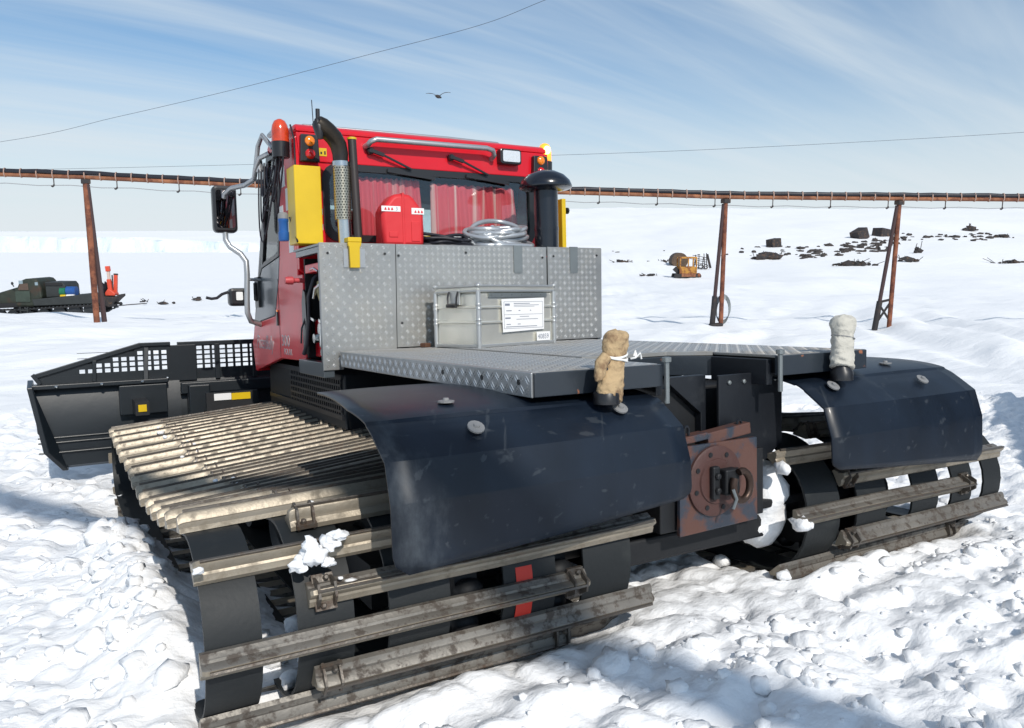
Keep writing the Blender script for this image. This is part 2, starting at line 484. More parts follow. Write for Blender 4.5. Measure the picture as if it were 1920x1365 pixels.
# ------------------------------------------------------------------ mesh builder
class MB:
    def __init__(s):
        s.v = []
        s.f = []

    def add(s, vs, fs):
        o = len(s.v)
        s.v.extend([tuple(p) for p in vs])
        s.f.extend([tuple(i + o for i in q) for q in fs])
        return s

    def box(s, x0, x1, y0, y1, z0, z1):
        return s.add([(x0, y0, z0), (x1, y0, z0), (x1, y1, z0), (x0, y1, z0), (x0, y0, z1), (x1, y0, z1), (x1, y1, z1), (x0, y1, z1)],
                     [(0, 3, 2, 1), (4, 5, 6, 7), (0, 1, 5, 4), (1, 2, 6, 5), (2, 3, 7, 6), (3, 0, 4, 7)])

    def bar(s, a, b, w, h, up=(0, 0, 1)):
        """box beam from a to b, w wide and h high"""
        a, b = Vector(a), Vector(b)
        d = (b - a).normalized()
        up = Vector(up)
        if abs(d.dot(up)) > 0.98:
            up = Vector((0, 1, 0))
        r = d.cross(up).normalized()
        u = r.cross(d).normalized()
        vs = []
        for e in (a, b):
            for i, j in ((-1, -1), (1, -1), (1, 1), (-1, 1)):
                vs.append(e + r * (i * w / 2) + u * (j * h / 2))
        return s.add(vs, [(3, 2, 1, 0), (4, 5, 6, 7), (0, 1, 5, 4), (1, 2, 6, 5), (2, 3, 7, 6), (3, 0, 4, 7)])

    def prism(s, poly, axis, a, b):
        n = len(poly)

        def P(q, t):
            if axis == 'X':
                return (t, q[0], q[1])
            if axis == 'Y':
                return (q[0], t, q[1])
            return (q[0], q[1], t)
        vs = [P(q, a) for q in poly] + [P(q, b) for q in poly]
        fs = [tuple(range(n)), tuple(range(2 * n - 1, n - 1, -1))]
        fs += [(i, (i + 1) % n, (i + 1) % n + n, i + n) for i in range(n)]
        return s.add(vs, fs)

    def ring(s, inner, outer, axis, a, b):
        """closed frame between two outlines with the same number of points"""
        n = len(inner)

        def P(q, t):
            return (t, q[0], q[1]) if axis == 'X' else ((q[0], t, q[1]) if axis == 'Y' else (q[0], q[1], t))
        vs = [P(q, a) for q in inner] + [P(q, a) for q in outer] + [P(q, b) for q in inner] + [P(q, b) for q in outer]
        fs = []
        for i in range(n):
            j = (i + 1) % n
            fs += [(i, j, n + j, n + i), (2 * n + i, 3 * n + i, 3 * n + j, 2 * n + j), (i, 2 * n + i, 2 * n + j, j), (n + i, n + j, 3 * n + j, 3 * n + i)]
        return s.add(vs, fs)

    def tube(s, pts, r, n=8, closed=False):
        pts = [Vector(p) for p in pts]
        m = len(pts)
        rr = r if isinstance(r, (list, tuple)) else [r] * m
        tang = []
        for i in range(m):
            if closed:
                t = pts[(i + 1) % m] - pts[i - 1]
            else:
                t = pts[min(i + 1, m - 1)] - pts[max(i - 1, 0)]
            tang.append(t.normalized() if t.length > 1e-9 else Vector((0, 0, 1)))
        ref = Vector((0, 0, 1)) if abs(tang[0].z) < 0.9 else Vector((1, 0, 0))
        nrm = (ref - tang[0] * ref.dot(tang[0])).normalized()
        vs = []
        for i in range(m):
            nrm = (nrm - tang[i] * nrm.dot(tang[i]))
            nrm = nrm.normalized() if nrm.length > 1e-6 else tang[i].orthogonal().normalized()
            bn = tang[i].cross(nrm)
            for k in range(n):
                a = 2 * math.pi * k / n
                vs.append(pts[i] + (nrm * math.cos(a) + bn * math.sin(a)) * rr[i])
        fs = []
        for i in range(m if closed else m - 1):
            j = (i + 1) % m
            for k in range(n):
                l = (k + 1) % n
                fs.append((i * n + k, i * n + l, j * n + l, j * n + k))
        if not closed:
            fs.append(tuple(range(n - 1, -1, -1)))
            fs.append(tuple((m - 1) * n + k for k in range(n)))
        return s.add(vs, fs)

    def lathe(s, prof, c, axis='Z', n=20):
        vs = []
        for r, h in prof:
            for k in range(n):
                a = 2 * math.pi * k / n
                p, q = r * math.cos(a), r * math.sin(a)
                d = {'Z': (p, q, h), 'Y': (p, h, q), 'X': (h, p, q)}[axis]
                vs.append((c[0] + d[0], c[1] + d[1], c[2] + d[2]))
        m = len(prof)
        fs = [(i * n + k, i * n + (k + 1) % n, (i + 1) * n + (k + 1) % n, (i + 1) * n + k) for i in range(m - 1) for k in range(n)]
        fs.append(tuple(range(n - 1, -1, -1)))
        fs.append(tuple((m - 1) * n + k for k in range(n)))
        return s.add(vs, fs)

    def ball(s, c, r, nu=10, nv=6, jit=0.0, seed=0):
        rx, ry, rz = (r, r, r) if isinstance(r, (int, float)) else r
        vs, fs = [], []
        rd = random.Random(seed)
        ph = [rd.uniform(0, 6.28) for _ in range(6)]
        for i in range(nv + 1):
            t = math.pi * i / nv
            for k in range(nu):
                a = 2 * math.pi * k / nu
                w = 1 + jit * (math.sin(3 * a + ph[0]) * math.sin(2 * t + ph[1]) + 0.7 * math.sin(2 * a + 3 * t + ph[2]) + 0.5 * math.sin(5 * a - 4 * t + ph[3]))
                vs.append((c[0] + rx * w * math.sin(t) * math.cos(a), c[1] + ry * w * math.sin(t) * math.sin(a), c[2] + rz * w * math.cos(t)))
        for i in range(nv):
            for k in range(nu):
                l = (k + 1) % nu
                fs.append((i * nu + k, i * nu + l, (i + 1) * nu + l, (i + 1) * nu + k))
        return s.add(vs, fs)

    def loft(s, rings, cap=True):
        n = len(rings[0])
        vs = [p for r in rings for p in r]
        m = len(rings)
        fs = [(i * n + k, i * n + (k + 1) % n, (i + 1) * n + (k + 1) % n, (i + 1) * n + k) for i in range(m - 1) for k in range(n)]
        if cap:
            fs += [tuple(range(n - 1, -1, -1)), tuple((m - 1) * n + k for k in range(n))]
        return s.add(vs, fs)

    def mesh(s, name, smooth=None):
        me = bpy.data.meshes.new(name)
        me.from_pydata(s.v, [], s.f)
        bm = bmesh.new()
        bm.from_mesh(me)
        bmesh.ops.remove_doubles(bm, verts=bm.verts, dist=1e-6)
        bmesh.ops.recalc_face_normals(bm, faces=bm.faces)
        bm.to_mesh(me)
        bm.free()
        if smooth is not None:
            me.shade_smooth()
            me.set_sharp_from_angle(angle=R(smooth))
        return me

    def build(s, name, m, parent=None, smooth=None, bevel=0.0, loc=None, kind=None):
        me = s.mesh(name, smooth)
        me.materials.append(m)
        o = bpy.data.objects.new(name, me)
        COL.objects.link(o)
        if parent:
            o.parent = parent
        if loc:
            o.location = loc
        if bevel:
            b = o.modifiers.new('bevel', 'BEVEL')
            b.width = bevel
            b.segments = 2
            b.limit_method = 'ANGLE'
            b.angle_limit = R(40)
        if kind:
            o['kind'] = kind
        return o


def tag(o, label=None, cat=None, group=None, kind=None):
    if label:
        o['label'] = label
    if cat:
        o['category'] = cat
    if group:
        o['group'] = group
    if kind:
        o['kind'] = kind
    return o


def thing(name, label, cat, mtx, group=None):
    o = bpy.data.objects.new(name, None)
    o.empty_display_size = 0.2
    COL.objects.link(o)
    o.matrix_world = mtx
    return tag(o, label, cat, group)


def on_vehicle(x, y, z, rz=0.0):
    return V @ Matrix.Translation((x, y, z)) @ Matrix.Rotation(rz, 4, 'Z')


def rrect(x0, x1, z0, z1, r, n=5):
    pts = []
    for cx, cz, a0 in ((x1 - r, z0 + r, -90), (x1 - r, z1 - r, 0), (x0 + r, z1 - r, 90), (x0 + r, z0 + r, 180)):
        for k in range(n):
            a = R(a0 + 90 * k / (n - 1))
            pts.append((cx + r * math.cos(a), cz + r * math.sin(a)))
    return pts


def ridges(parent, plane, inside, a0, a1, b0, b1, off, sgn, m, pitch=0.0375, h=0.0022):
    """raised strokes of rolled tread plate, in pairs that change direction from cell to cell"""
    mb = MB()
    na, nb = int((a1 - a0) / pitch), int((b1 - b0) / pitch)
    L_h, W_h = 0.52 * pitch, 0.075 * pitch
    q = math.sqrt(0.5)

    def P(a, b, t):
        if plane == 'XZ':
            return (a, off + sgn * t, b)
        if plane == 'XY':
            return (a, b, off + sgn * t)
        return (off + sgn * t, a, b)
    for i in range(na):
        for j in range(nb):
            ca, cb = a0 + (i + 0.5) * pitch, b0 + (j + 0.5) * pitch
            if not inside(ca, cb):
                continue
            da, db = (q, q) if (i + j) % 2 else (q, -q)
            for o in (-0.17, 0.17):
                ea, eb = ca - db * o * pitch, cb + da * o * pitch
                A = P(ea - da * L_h, eb - db * L_h, 0)
                B = P(ea + da * L_h, eb + db * L_h, 0)
                S1 = P(ea - db * W_h, eb + da * W_h, 0)
                S2 = P(ea + db * W_h, eb - da * W_h, 0)
                T1 = P(ea - da * L_h * 0.5, eb - db * L_h * 0.5, h)
                T2 = P(ea + da * L_h * 0.5, eb + db * L_h * 0.5, h)
                mb.add((A, B, S1, S2, T1, T2), ((0, 2, 4), (2, 5, 4), (2, 1, 5), (0, 4, 3), (3, 4, 5), (3, 5, 1)))
    me = bpy.data.meshes.new('tread_ridges')
    me.from_pydata(mb.v, [], mb.f)
    me.materials.append(m)
    o = bpy.data.objects.new('tread_ridges', me)
    COL.objects.link(o)
    o.parent = parent
    o['kind'] = 'stuff'
    return o


def text_part(txt, size, m, parent, mtx, name='lettering', shear=0.0, thick=0.0015, xscale=1.0):
    cu = bpy.data.curves.new(name, 'FONT')
    cu.body = txt
    cu.size = size
    cu.extrude = thick
    cu.shear = shear
    cu.resolution_u = 3
    tmp = bpy.data.objects.new('tmp_text', cu)
    COL.objects.link(tmp)
    dg = bpy.context.evaluated_depsgraph_get()
    me = bpy.data.meshes.new_from_object(tmp.evaluated_get(dg))
    bpy.data.objects.remove(tmp)
    bpy.data.curves.remove(cu)
    me.materials.clear()
    me.materials.append(m)
    me.transform(mtx @ Matrix.Diagonal((xscale, 1, 1, 1)))
    me.name = name
    o = bpy.data.objects.new(name, me)
    COL.objects.link(o)
    o.parent = parent
    return o


# ------------------------------------------------------------------ terrain
def vnoise(x, y, seed=0):
    xi = np.floor(x).astype(np.int64)
    yi = np.floor(y).astype(np.int64)
    xf, yf = x - xi, y - yi

    def h(a, b):
        n = (a * 374761393 + b * 668265263 + seed * 974711) & 0x7fffffff
        n = ((n ^ (n >> 13)) * 1274126177) & 0x7fffffff
        n = (n ^ (n >> 16)) & 0xffff
        return n / 65535.0
    u = xf * xf * xf * (xf * (xf * 6 - 15) + 10)
    v = yf * yf * yf * (yf * (yf * 6 - 15) + 10)
    return (h(xi, yi) * (1 - u) + h(xi + 1, yi) * u) * (1 - v) + (h(xi, yi + 1) * (1 - u) + h(xi + 1, yi + 1) * u) * v - 0.5


def fbm(x, y, oct=4, seed=0, gain=0.5):
    s = np.zeros_like(x, dtype=float)
    a = 1.0
    for i in range(oct):
        s += a * vnoise(x, y, seed + i * 17)
        x, y = x * 2.03 + 11.7, y * 2.03 - 5.3
        a *= gain
    return s


def sstep(x, a, b):
    t = np.clip((x - a) / (b - a), 0, 1)
    return t * t * (3 - 2 * t)


LP = [(-60, 1.2), (0, 1.35), (8, 2.0), (14, 2.22), (24, 2.36), (30, 2.75), (48, 4.75), (80, 5.8), (160, 7.0), (600, 7.0), (6000, 7.0)]
RP = [(-60, 1.2), (0, 1.35), (8, 2.0), (14, 2.4), (25.5, 2.72), (40, 3.3), (60, 3.9), (95, 4.3), (120, 3.3), (150, 1.3), (200, -2.6), (300, -9.0), (500, -19.0), (800, -33.0), (1300, -45.0), (2500, -40.0), (6000, 0)]


def table(P):
    q = np.linspace(0, np.log(6100), 1600)
    uu = np.exp(q) - 1 + 1e-9
    d = np.interp(uu, [p[0] for p in P], [p[1] for p in P])
    k = np.exp(-np.linspace(-2, 2, 61) ** 2)
    k /= k.sum()
    dp = np.concatenate([np.full(30, d[0]), d, np.full(30, d[-1])])
    return uu, np.convolve(dp, k, 'valid')


LT, RT = table(LP), table(RP)


def ground_base(x, y):
    x = np.asarray(x, float)
    y = np.asarray(y, float)
    dx, dy = x - CX, y - CY
    u = dx * HX + dy * HY
    w = dx * HY - dy * HX
    xc, yc = np.clip(x, -14, 14), np.clip(y, -9, 14)
    near = -(0.0204 * xc + 0.083 * yc)
    uc = np.maximum(u, 0.0)
    t = sstep(w / np.maximum(u, 6.0), -0.34, -0.02)
    far = CZ - (np.interp(uc, *LT) * (1 - t) + np.interp(uc, *RT) * t)
    s = sstep(u, 6, 17)
    z = near * (1 - s) + far * s
    z = z + fbm(x / 7.0, y / 7.0, 4, 3) * 0.34 * sstep(u, 10, 22) * (1 - sstep(u, 70, 160) * 0.3)
    z = z + fbm(x / 1.3, y / 1.3, 3, 9) * 0.10 * sstep(u, 5, 9) * (1 - sstep(u, 60, 120))
    # wind-carved ridges, drawn out along one direction
    a, b = x * 0.85 + y * 0.53, -x * 0.53 + y * 0.85
    ridge = np.abs(fbm(a / 9.0, b / 1.7, 3, 61)) * 2
    z = z + (0.5 - ridge) * 0.16 * sstep(u, 11, 20) * (1 - sstep(u, 90, 200) * 0.7)
    z = z + fbm(a / 40.0, b / 13.0, 3, 63) * 0.9 * sstep(u, 25, 60) * (0.3 + 0.7 * t)
    # old vehicle ruts swinging across the middle distance
    for off in (0.0, 2.6):
        cc = w - (4.0 + off + 0.30 * u + 0.010 * (u - 28) ** 2)
        z = z - 0.13 * np.exp(-(cc / 0.45) ** 2) * sstep(u, 9, 14) * (1 - sstep(u, 60, 90))
        z = z + 0.07 * np.exp(-((np.abs(cc) - 0.95) / 0.35) ** 2) * sstep(u, 9, 14) * (1 - sstep(u, 60, 90))
    z = z + fbm(x / 55.0, y / 55.0, 5, 5) * 2.6 * sstep(u, 70, 220) * t
    return z


def gz(x, y):
    return float(ground_base(np.array([x]), np.array([y]))[0])


def uw(u, w):
    return CX + HX * u + HY * w, CY + HY * u - HX * w


def sight(px, py):
    """where the line of sight through a spot of the 1920 x 1365 photograph meets the terrain"""
    f = 1486.0
    cp, sp = math.cos(PITCH), math.sin(PITCH)
    a, b = (px - 960) / f, (682.5 - py) / f
    du = cp + b * sp
    dw = a
    dz = -sp + b * cp
    t = np.geomspace(4, 3000, 6000)
    x = CX + (HX * du + HY * dw) * t
    y = CY + (HY * du - HX * dw) * t
    z = CZ + dz * t
    g = ground_base(x, y)
    k = int(np.argmax(z < g))
    return x[k], y[k], g[k], t[k]


def axis_pts(parts):
    out = []
    for a, b, s0, s1 in parts:
        p = a
        while p < b - 1e-6:
            out.append(p)
            f = (p - a) / (b - a)
            p += s0 * (s1 / s0) ** f
    out.append(parts[-1][1])
    return np.array(out)


def grow(a, b, s0, k):
    out = [a]
    while abs(out[-1] - a) < abs(b - a):
        out.append(out[-1] + math.copysign(s0 + k * abs(out[-1] - a), b - a))
    return out[1:]


def build_ground():
    fu = list(np.arange(1.2, 5.2, 0.017)) + list(np.arange(5.2, 10, 0.036))
    u = sorted(grow(1.2, -60, 0.03, 0.25)) + fu + grow(fu[-1], 5500, 0.04, 0.034)
    fw = list(np.arange(-7, -2.4, 0.045)) + list(np.arange(-2.4, 3.0, 0.017)) + list(np.arange(3.0, 8, 0.04))
    w = sorted(grow(-7, -4500, 0.05, 0.042)) + fw + grow(fw[-1], 4500, 0.05, 0.042)
    u, w = np.array(u), np.array(w)
    U, W = np.meshgrid(u, w, indexing='ij')
    X = CX + HX * U + HY * W
    Y = CY + HY * U - HX * W
    Z = ground_base(X, Y)
    # churned, lumpy snow near the machine
    B = np.zeros_like(Z)
    nearm = (1 - sstep(U, 8, 16)) * (1 - sstep(np.abs(W), 6, 12))
    B += fbm(X / 0.9, Y / 0.9, 4, 21) * 0.085
    # cleat prints behind the tracks
    side = np.maximum(sstep(X, -2.2, -2.05) * (1 - sstep(X, -0.5, -0.35)), sstep(X, 0.35, 0.5) * (1 - sstep(X, 2.05, 2.2)))
    prints = np.sin((Y + 0.05 * np.sin(X * 3)) * 2 * np.pi / 0.27) * 0.034 * (1 - sstep(Y, -0.1, 0.3))
    B += side * prints * (0.6 + fbm(X / 0.4, Y / 0.4, 2, 31))
    # bank thrown up along the left track
    bank = np.exp(-((X + 2.14) / 0.17) ** 2) * sstep(Y, 0.35, 0.9) * (1 - sstep(Y, 2.3, 3.0)) * 0.15
    bank += np.exp(-((X + 2.6) / 0.5) ** 2) * sstep(Y, -0.4, 0.4) * (1 - sstep(Y, 2.6, 4.0)) * 0.07
    bank += np.exp(-((X + 1.80) / 0.22) ** 2) * sstep(Y, 0.28, 0.5) * (1 - sstep(Y, 1.3, 2.2)) * 0.11
    # popcorn lumps
    n = 30000
    lu = 1.4 + rng.random(n) ** 1.25 * 9
    lw = -6.5 + rng.random(n) * 14
    rad = 0.020 + 0.075 * rng.random(n) ** 3.0
    k = int(n * 0.5)
    lu[:k] = 1.4 + rng.random(k) * 3.8
    lw[:k] = -2.3 + rng.random(k) * 5.2
    UU = U + 0.030 * fbm(X / 0.055, Y / 0.055, 2, 91) + 0.05 * fbm(X / 0.2, Y / 0.2, 1, 92)
    WW = W + 0.030 * fbm(X / 0.055, Y / 0.055, 2, 95) + 0.05 * fbm(X / 0.2, Y / 0.2, 1, 96)
    P = np.zeros_like(Z)
    for a, b, r in zip(lu, lw, rad):
        i0, i1 = np.searchsorted(u, (a - r - 0.05, a + r + 0.05))
        j0, j1 = np.searchsorted(w, (b - r - 0.05, b + r + 0.05))
        if i1 - i0 < 2 or j1 - j0 < 2:
            continue
        d = ((UU[i0:i1, j0:j1] - a) ** 2 + (WW[i0:i1, j0:j1] - b) ** 2) / (r * r)
        h = np.clip(1 - d, 0, 1) ** 0.45 * r * 0.75
        P[i0:i1, j0:j1] = np.maximum(P[i0:i1, j0:j1], h + 0.25 * P[i0:i1, j0:j1] * (h > 0))
    patch = 0.75 + 0.4 * sstep(fbm(X / 1.6, Y / 1.6, 3, 77), -0.25, 0.25)
    B += P * patch
    # the machine has pressed its own bed flat
    foot = sstep(Y, 0.0, 0.3) * (1 - sstep(Y, 4.3, 4.6)) * np.maximum(sstep(X, -2.08, -1.85) * (1 - sstep(X, -0.5, -0.35)), sstep(X, 0.35, 0.5) * (1 - sstep(X, 1.95, 2.15)))
    B = B * (1 - 0.75 * foot) - 0.035 * foot
    Z = Z + B * nearm + bank
    nu, nw = len(u), len(w)
    verts = np.stack([X.ravel(), Y.ravel(), Z.ravel()], 1)
    idx = np.arange(nu * nw).reshape(nu, nw)
    quads = np.stack([idx[:-1, :-1].ravel(), idx[1:, :-1].ravel(), idx[1:, 1:].ravel(), idx[:-1, 1:].ravel()], 1)
    me = bpy.data.meshes.new('snow_ground')
    me.vertices.add(len(verts))
    me.vertices.foreach_set('co', verts.ravel())
    me.loops.add(quads.size)
    me.loops.foreach_set('vertex_index', quads.ravel().astype(np.int32))
    me.polygons.add(len(quads))
    me.polygons.foreach_set('loop_start', np.arange(0, quads.size, 4, dtype=np.int32))
    me.update(calc_edges=True)
    me.validate()
    me.flip_normals()
    me.shade_smooth()
    me.materials.append(SNOW)
    o = bpy.data.objects.new('snow_ground', me)
    COL.objects.link(o)
    tag(o, kind='structure')

    def height(x, y):
        dx, dy = x - CX, y - CY
        a, b = dx * HX + dy * HY, dx * HY - dy * HX
        i = min(max(int(np.searchsorted(u, a)), 1), nu - 1)
        j = min(max(int(np.searchsorted(w, b)), 1), nw - 1)
        return float(Z[i, j])
    return height


snow_height = build_ground()


def blob(cx, cy, cz, r, seed, sub=1, flat=0.8, rough=0.28):
    """one angular snow clod as vertex and face lists"""
    base = ICO[sub]
    rd = random.Random(seed)
    off = Vector((rd.uniform(-50, 50), rd.uniform(-50, 50), rd.uniform(-50, 50)))
    rot = Matrix.Rotation(rd.uniform(0, 6.28), 3, 'Z') @ Matrix.Rotation(rd.uniform(0, 6.28), 3, 'X')
    st = Vector((rd.uniform(0.75, 1.3), rd.uniform(0.75, 1.3), flat * rd.uniform(0.8, 1.2)))
    vs = []
    for p in base[0]:
        q = rot @ p
        k = 1 + rough * 2 * mnoise.noise(q * 1.4 + off) + rough * mnoise.noise(q * 3.3 + off)
        vs.append((cx + q.x * k * r * st.x, cy + q.y * k * r * st.y, cz + q.z * k * r * st.z))
    return vs, base[1]


ICO = {}
for sub in (1, 2, 3):
    bm = bmesh.new()
    bmesh.ops.create_icosphere(bm, subdivisions=sub, radius=1)
    bm.verts.index_update()
    ICO[sub] = ([v.co.copy() for v in bm.verts], [tuple(v.index for v in f.verts) for f in bm.faces])
    bm.free()


def build_clods():
    mb = MB()
    rd = random.Random(3)
    n = 0
    while n < 3400:
        if n % 2:
            u, w = 1.5 + rd.random() * 3.6, -2.4 + rd.random() * 5.2
        else:
            u, w = 2.5 + rd.random() ** 1.4 * 9, -6 + rd.random() * 13
        x, y = uw(u, w)
        n += 1
        if -2.12 < x < 2.1 and -0.02 < y < 4.5:
            continue
        r = 0.008 + 0.032 * rd.random() ** 3
        if rd.random() < 0.03:
            r *= 1.9
        vs, fs = blob(x, y, snow_height(x, y) + r * 0.08, r, n, 2 if r > 0.018 else 1, 0.75, 0.32)
        mb.add(vs, fs)
    # clods heaped on the bank along the left track
    for k in range(90):
        y = 0.5 + rd.random() * 2.5
        x = -2.20 + rd.gauss(0, 0.10)
        if x > -2.0:
            continue
        r = 0.010 + 0.055 * rd.random() ** 3
        vs, fs = blob(x, y, snow_height(x, y) + r * 0.05, r, 9000 + k, 2, 0.75, 0.32)
        mb.add(vs, fs)
    me = bpy.data.meshes.new('snow_clods')
    me.from_pydata(mb.v, [], mb.f)
    me.shade_smooth()
    me.materials.append(SNOW)
    o = bpy.data.objects.new('snow_clods', me)
    COL.objects.link(o)
    tag(o, 'loose clods of churned snow strewn around the machine', 'snow', kind='stuff')


build_clods()


def build_cliff():
    """edge of the ice shelf beyond the frozen bay"""
    n = 420
    rows = []
    ws = np.linspace(-1500, -60, n)
    xs, ys = [], []
    prof = [(0.0, -3.0), (0.0, 0.0), (1.5, 0.35), (3.0, 0.8), (5.0, 1.0), (60, 1.05), (300, 1.5), (1100, 2.5), (2500, 2.9)]
    mb = MB()
    grid = []
    for i, w in enumerate(ws):
        u0 = 600 + 14 * float(fbm(np.array([w / 60.0]), np.array([0.3]), 4, 41)[0]) + 5 * float(fbm(np.array([w / 9.0]), np.array([0.3]), 3, 43)[0])
        taper = float(sstep(np.array([w]), -120, -230)[0]) if False else min(1.0, max(0.0, (-130 - w) / 160.0))
        H = 11.6 * (0.35 + 0.65 * taper) + 2.2 * float(fbm(np.array([w / 70.0]), np.array([2.2]), 4, 47)[0])
        row = []
        for k, (du, h) in enumerate(prof):
            ju = 3.0 * float(fbm(np.array([w / 6.0]), np.array([k * 3.1]), 2, 51)[0]) if 0 < k < 5 else 0
            x, y = uw(u0 + du + ju, w)
            row.append((x, y, CZ - 7.0 + H * h))
        grid.append(row)
    m = len(prof)
    vs = [p for r in grid for p in r]
    fs = [(i * m + k, (i + 1) * m + k, (i + 1) * m + k + 1, i * m + k + 1) for i in range(n - 1) for k in range(m - 1)]
    mb.add(vs, fs)
    o = mb.build('ice_cliff', ICE, smooth=40)
    o.data.materials.append(SNOW)
    for p in o.data.polygons:
        if abs(p.normal.z) > 0.9:
            p.material_index = 1
    tag(o, kind='structure')


build_cliff()

# ------------------------------------------------------------------ the snow groomer
groomer = thing('snow_groomer', 'big red and black tracked snow groomer with a steel cargo deck in the foreground', 'snow groomer', V.copy())
G = groomer


def part(name, mb, m, parent=None, **k):
    return mb.build(name, m, parent or G, **k)


# ---- tracks
T_OUT, T_IN, T_S = 2.10, 0.41, 0.33
RB = 0.30


def track_path():
    """closed belt line (Y, Z, outward normal), starting at the rearmost point and running up over the sprocket"""
    c0 = (0.35, 0.345)
    pts = []
    for k in range(0, 25):
        a = R(90 * k / 24)
        pts.append((c0[0] - RB * math.cos(a), c0[1] + RB * math.sin(a)))
    # top run, sagging between sprocket and front idler
    tops = [(0.55, 0.615), (0.9, 0.545), (1.4, 0.478), (2.0, 0.435), (2.6, 0.435), (3.2, 0.458), (3.8, 0.475), (4.12, 0.472)]
    pts += tops
    cf = (4.12, 0.255)
    for k in range(1, 24):
        a = R(90 - 180 * k / 24)
        pts.append((cf[0] + 0.217 * math.cos(a), cf[1] + 0.217 * math.sin(a)))
    pts += [(4.12, 0.04), (3, 0.035), (2, 0.035), (1, 0.035), (0.45, 0.045)]
    for k in range(0, 24):
        a = R(270 - 90 * k / 24)
        pts.append((c0[0] + RB * math.cos(a), c0[1] + RB * math.sin(a)))
    # resample evenly
    P = np.array(pts + [pts[0]])
    seg = np.r_[0, np.cumsum(np.hypot(*np.diff(P, axis=0).T))]
    return P, seg


PATH, SEG = track_path()
LOOP = SEG[-1]


def at_s(s):
    s = s % LOOP
    y = np.interp(s, SEG, PATH[:, 0])
    z = np.interp(s, SEG, PATH[:, 1])
    e = 0.03
    y2, z2 = np.interp((s + e) % LOOP, SEG, PATH[:, 0]), np.interp((s + e) % LOOP, SEG, PATH[:, 1])
    y1, z1 = np.interp((s - e) % LOOP, SEG, PATH[:, 0]), np.interp((s - e) % LOOP, SEG, PATH[:, 1])
    ty, tz = y2 - y1, z2 - z1
    l = math.hypot(ty, tz)
    ty, tz = ty / l, tz / l
    return y, z, ty, tz


def sag(y, z):
    """how steeply the slack upper run hangs down toward its outer edge"""
    top = max(0.0, min(1.0, (z - 0.27) / 0.15))
    k = 0.015 + 0.085 * max(0.0, min(1.0, (y - 0.15) / 0.9)) if y < 3.4 else 0.10 - 0.02 * min(1.0, (y - 3.4) / 0.9)
    return k * top * top * (3 - 2 * top)


NB = 2 * round(LOOP / 0.1345 / 2)
PITCHB = LOOP / NB


def belt_mesh(x0, x1):
    side = 1 if x0 > 0 else -1
    mb = MB()
    rings = []
    n = 150
    for i in range(n):
        y, z, ty, tz = at_s(LOOP * i / n)
        ny, nz = -tz, ty          # outward (left of travel) for this direction of travel
        t = 0.011
        k = sag(y, z)
        d0, d1 = k * (T_OUT - abs(x0)), k * (T_OUT - abs(x1))
        rings.append([(x0, y, z + d0), (x1, y, z + d1), (x1, y - ny * t, z - nz * t + d1), (x0, y - ny * t, z - nz * t + d0)])
    vs = [p for r in rings for p in r]
    fs = []
    for i in range(n):
        j = (i + 1) % n
        for k in range(4):
            l = (k + 1) % 4
            fs.append((i * 4 + k, i * 4 + l, j * 4 + l, j * 4 + k))
    return mb.add(vs, fs)


def cleat_mesh(L, clip_at, variant):
    """one grouser bar: extruded aluminium section along X with a ledge, a steel wear strip on top, and a clamp with two bolts"""
    prof = [(-0.040, 0.0), (-0.039, 0.016), (-0.028, 0.026), (-0.025, 0.030), (-0.017, 0.033), (-0.011, 0.058), (-0.007, 0.063),
            (0.007, 0.063), (0.011, 0.058), (0.017, 0.033), (0.025, 0.030), (0.028, 0.026), (0.039, 0.016), (0.040, 0.0)]
    rd = random.Random(variant)
    bow = rd.uniform(-0.004, 0.004)
    mb = MB()
    rings = []
    for x, h in ((0, 0.84), (0.008, 0.95), (0.022, 1.0), (L * 0.5, 1.0), (L - 0.022, 1.0), (L - 0.008, 0.95), (L, 0.84)):
        b = bow if abs(x - L / 2) < 0.1 else 0
        rings.append([(x, p + b, q * h) for p, q in prof])
    mb.loft(rings)
    bar = mb.mesh('cleat', 28)
    bar.materials.append(CLEAT)
    bar.materials.append(CLEATG)
    for p in bar.polygons:                      # the leading side runs in the dirt
        if p.normal.y > 0.2:
            p.material_index = 1
    clip = MB()
    clip.loft([[(x, p + (bow if abs(x - L / 2) < 0.1 else 0), q) for p, q in ((-0.0045, 0.058), (-0.0045, 0.072), (-0.002, 0.074), (0.0045, 0.071), (0.0045, 0.058))] for x in (0.02, L * 0.5, L - 0.02)])
    for c in clip_at:
        for o in (-0.026, 0.026):
            clip.prism([(-0.052, 0.004), (-0.049, 0.026), (-0.024, 0.068), (0.022, 0.072), (0.047, 0.030), (0.052, 0.004)], 'X', c + o - 0.004, c + o + 0.004)
        clip.box(c - 0.034, c + 0.034, -0.056, -0.030, 0.010, 0.024)
        clip.box(c - 0.034, c + 0.034, 0.030, 0.056, 0.010, 0.024)
        for sgn in (-1, 1):
            clip.lathe([(0.010, 0), (0.010, 0.014), (0.006, 0.018)], (c + sgn * 0.010, sgn * 0.042, 0.022), 'Z', 6)
    return bar, clip.mesh('cleat_clip', 30)


CLEN = T_OUT - T_IN - T_S
CLEAT_MESHES = []
for vv in range(6):
    a, b = cleat_mesh(CLEN, (0.05,) if vv % 2 else (CLEN - 0.05,), vv)
    b.materials.append(CLEATD)
    CLEAT_MESHES.append((a, b))

FRONT_S = {}


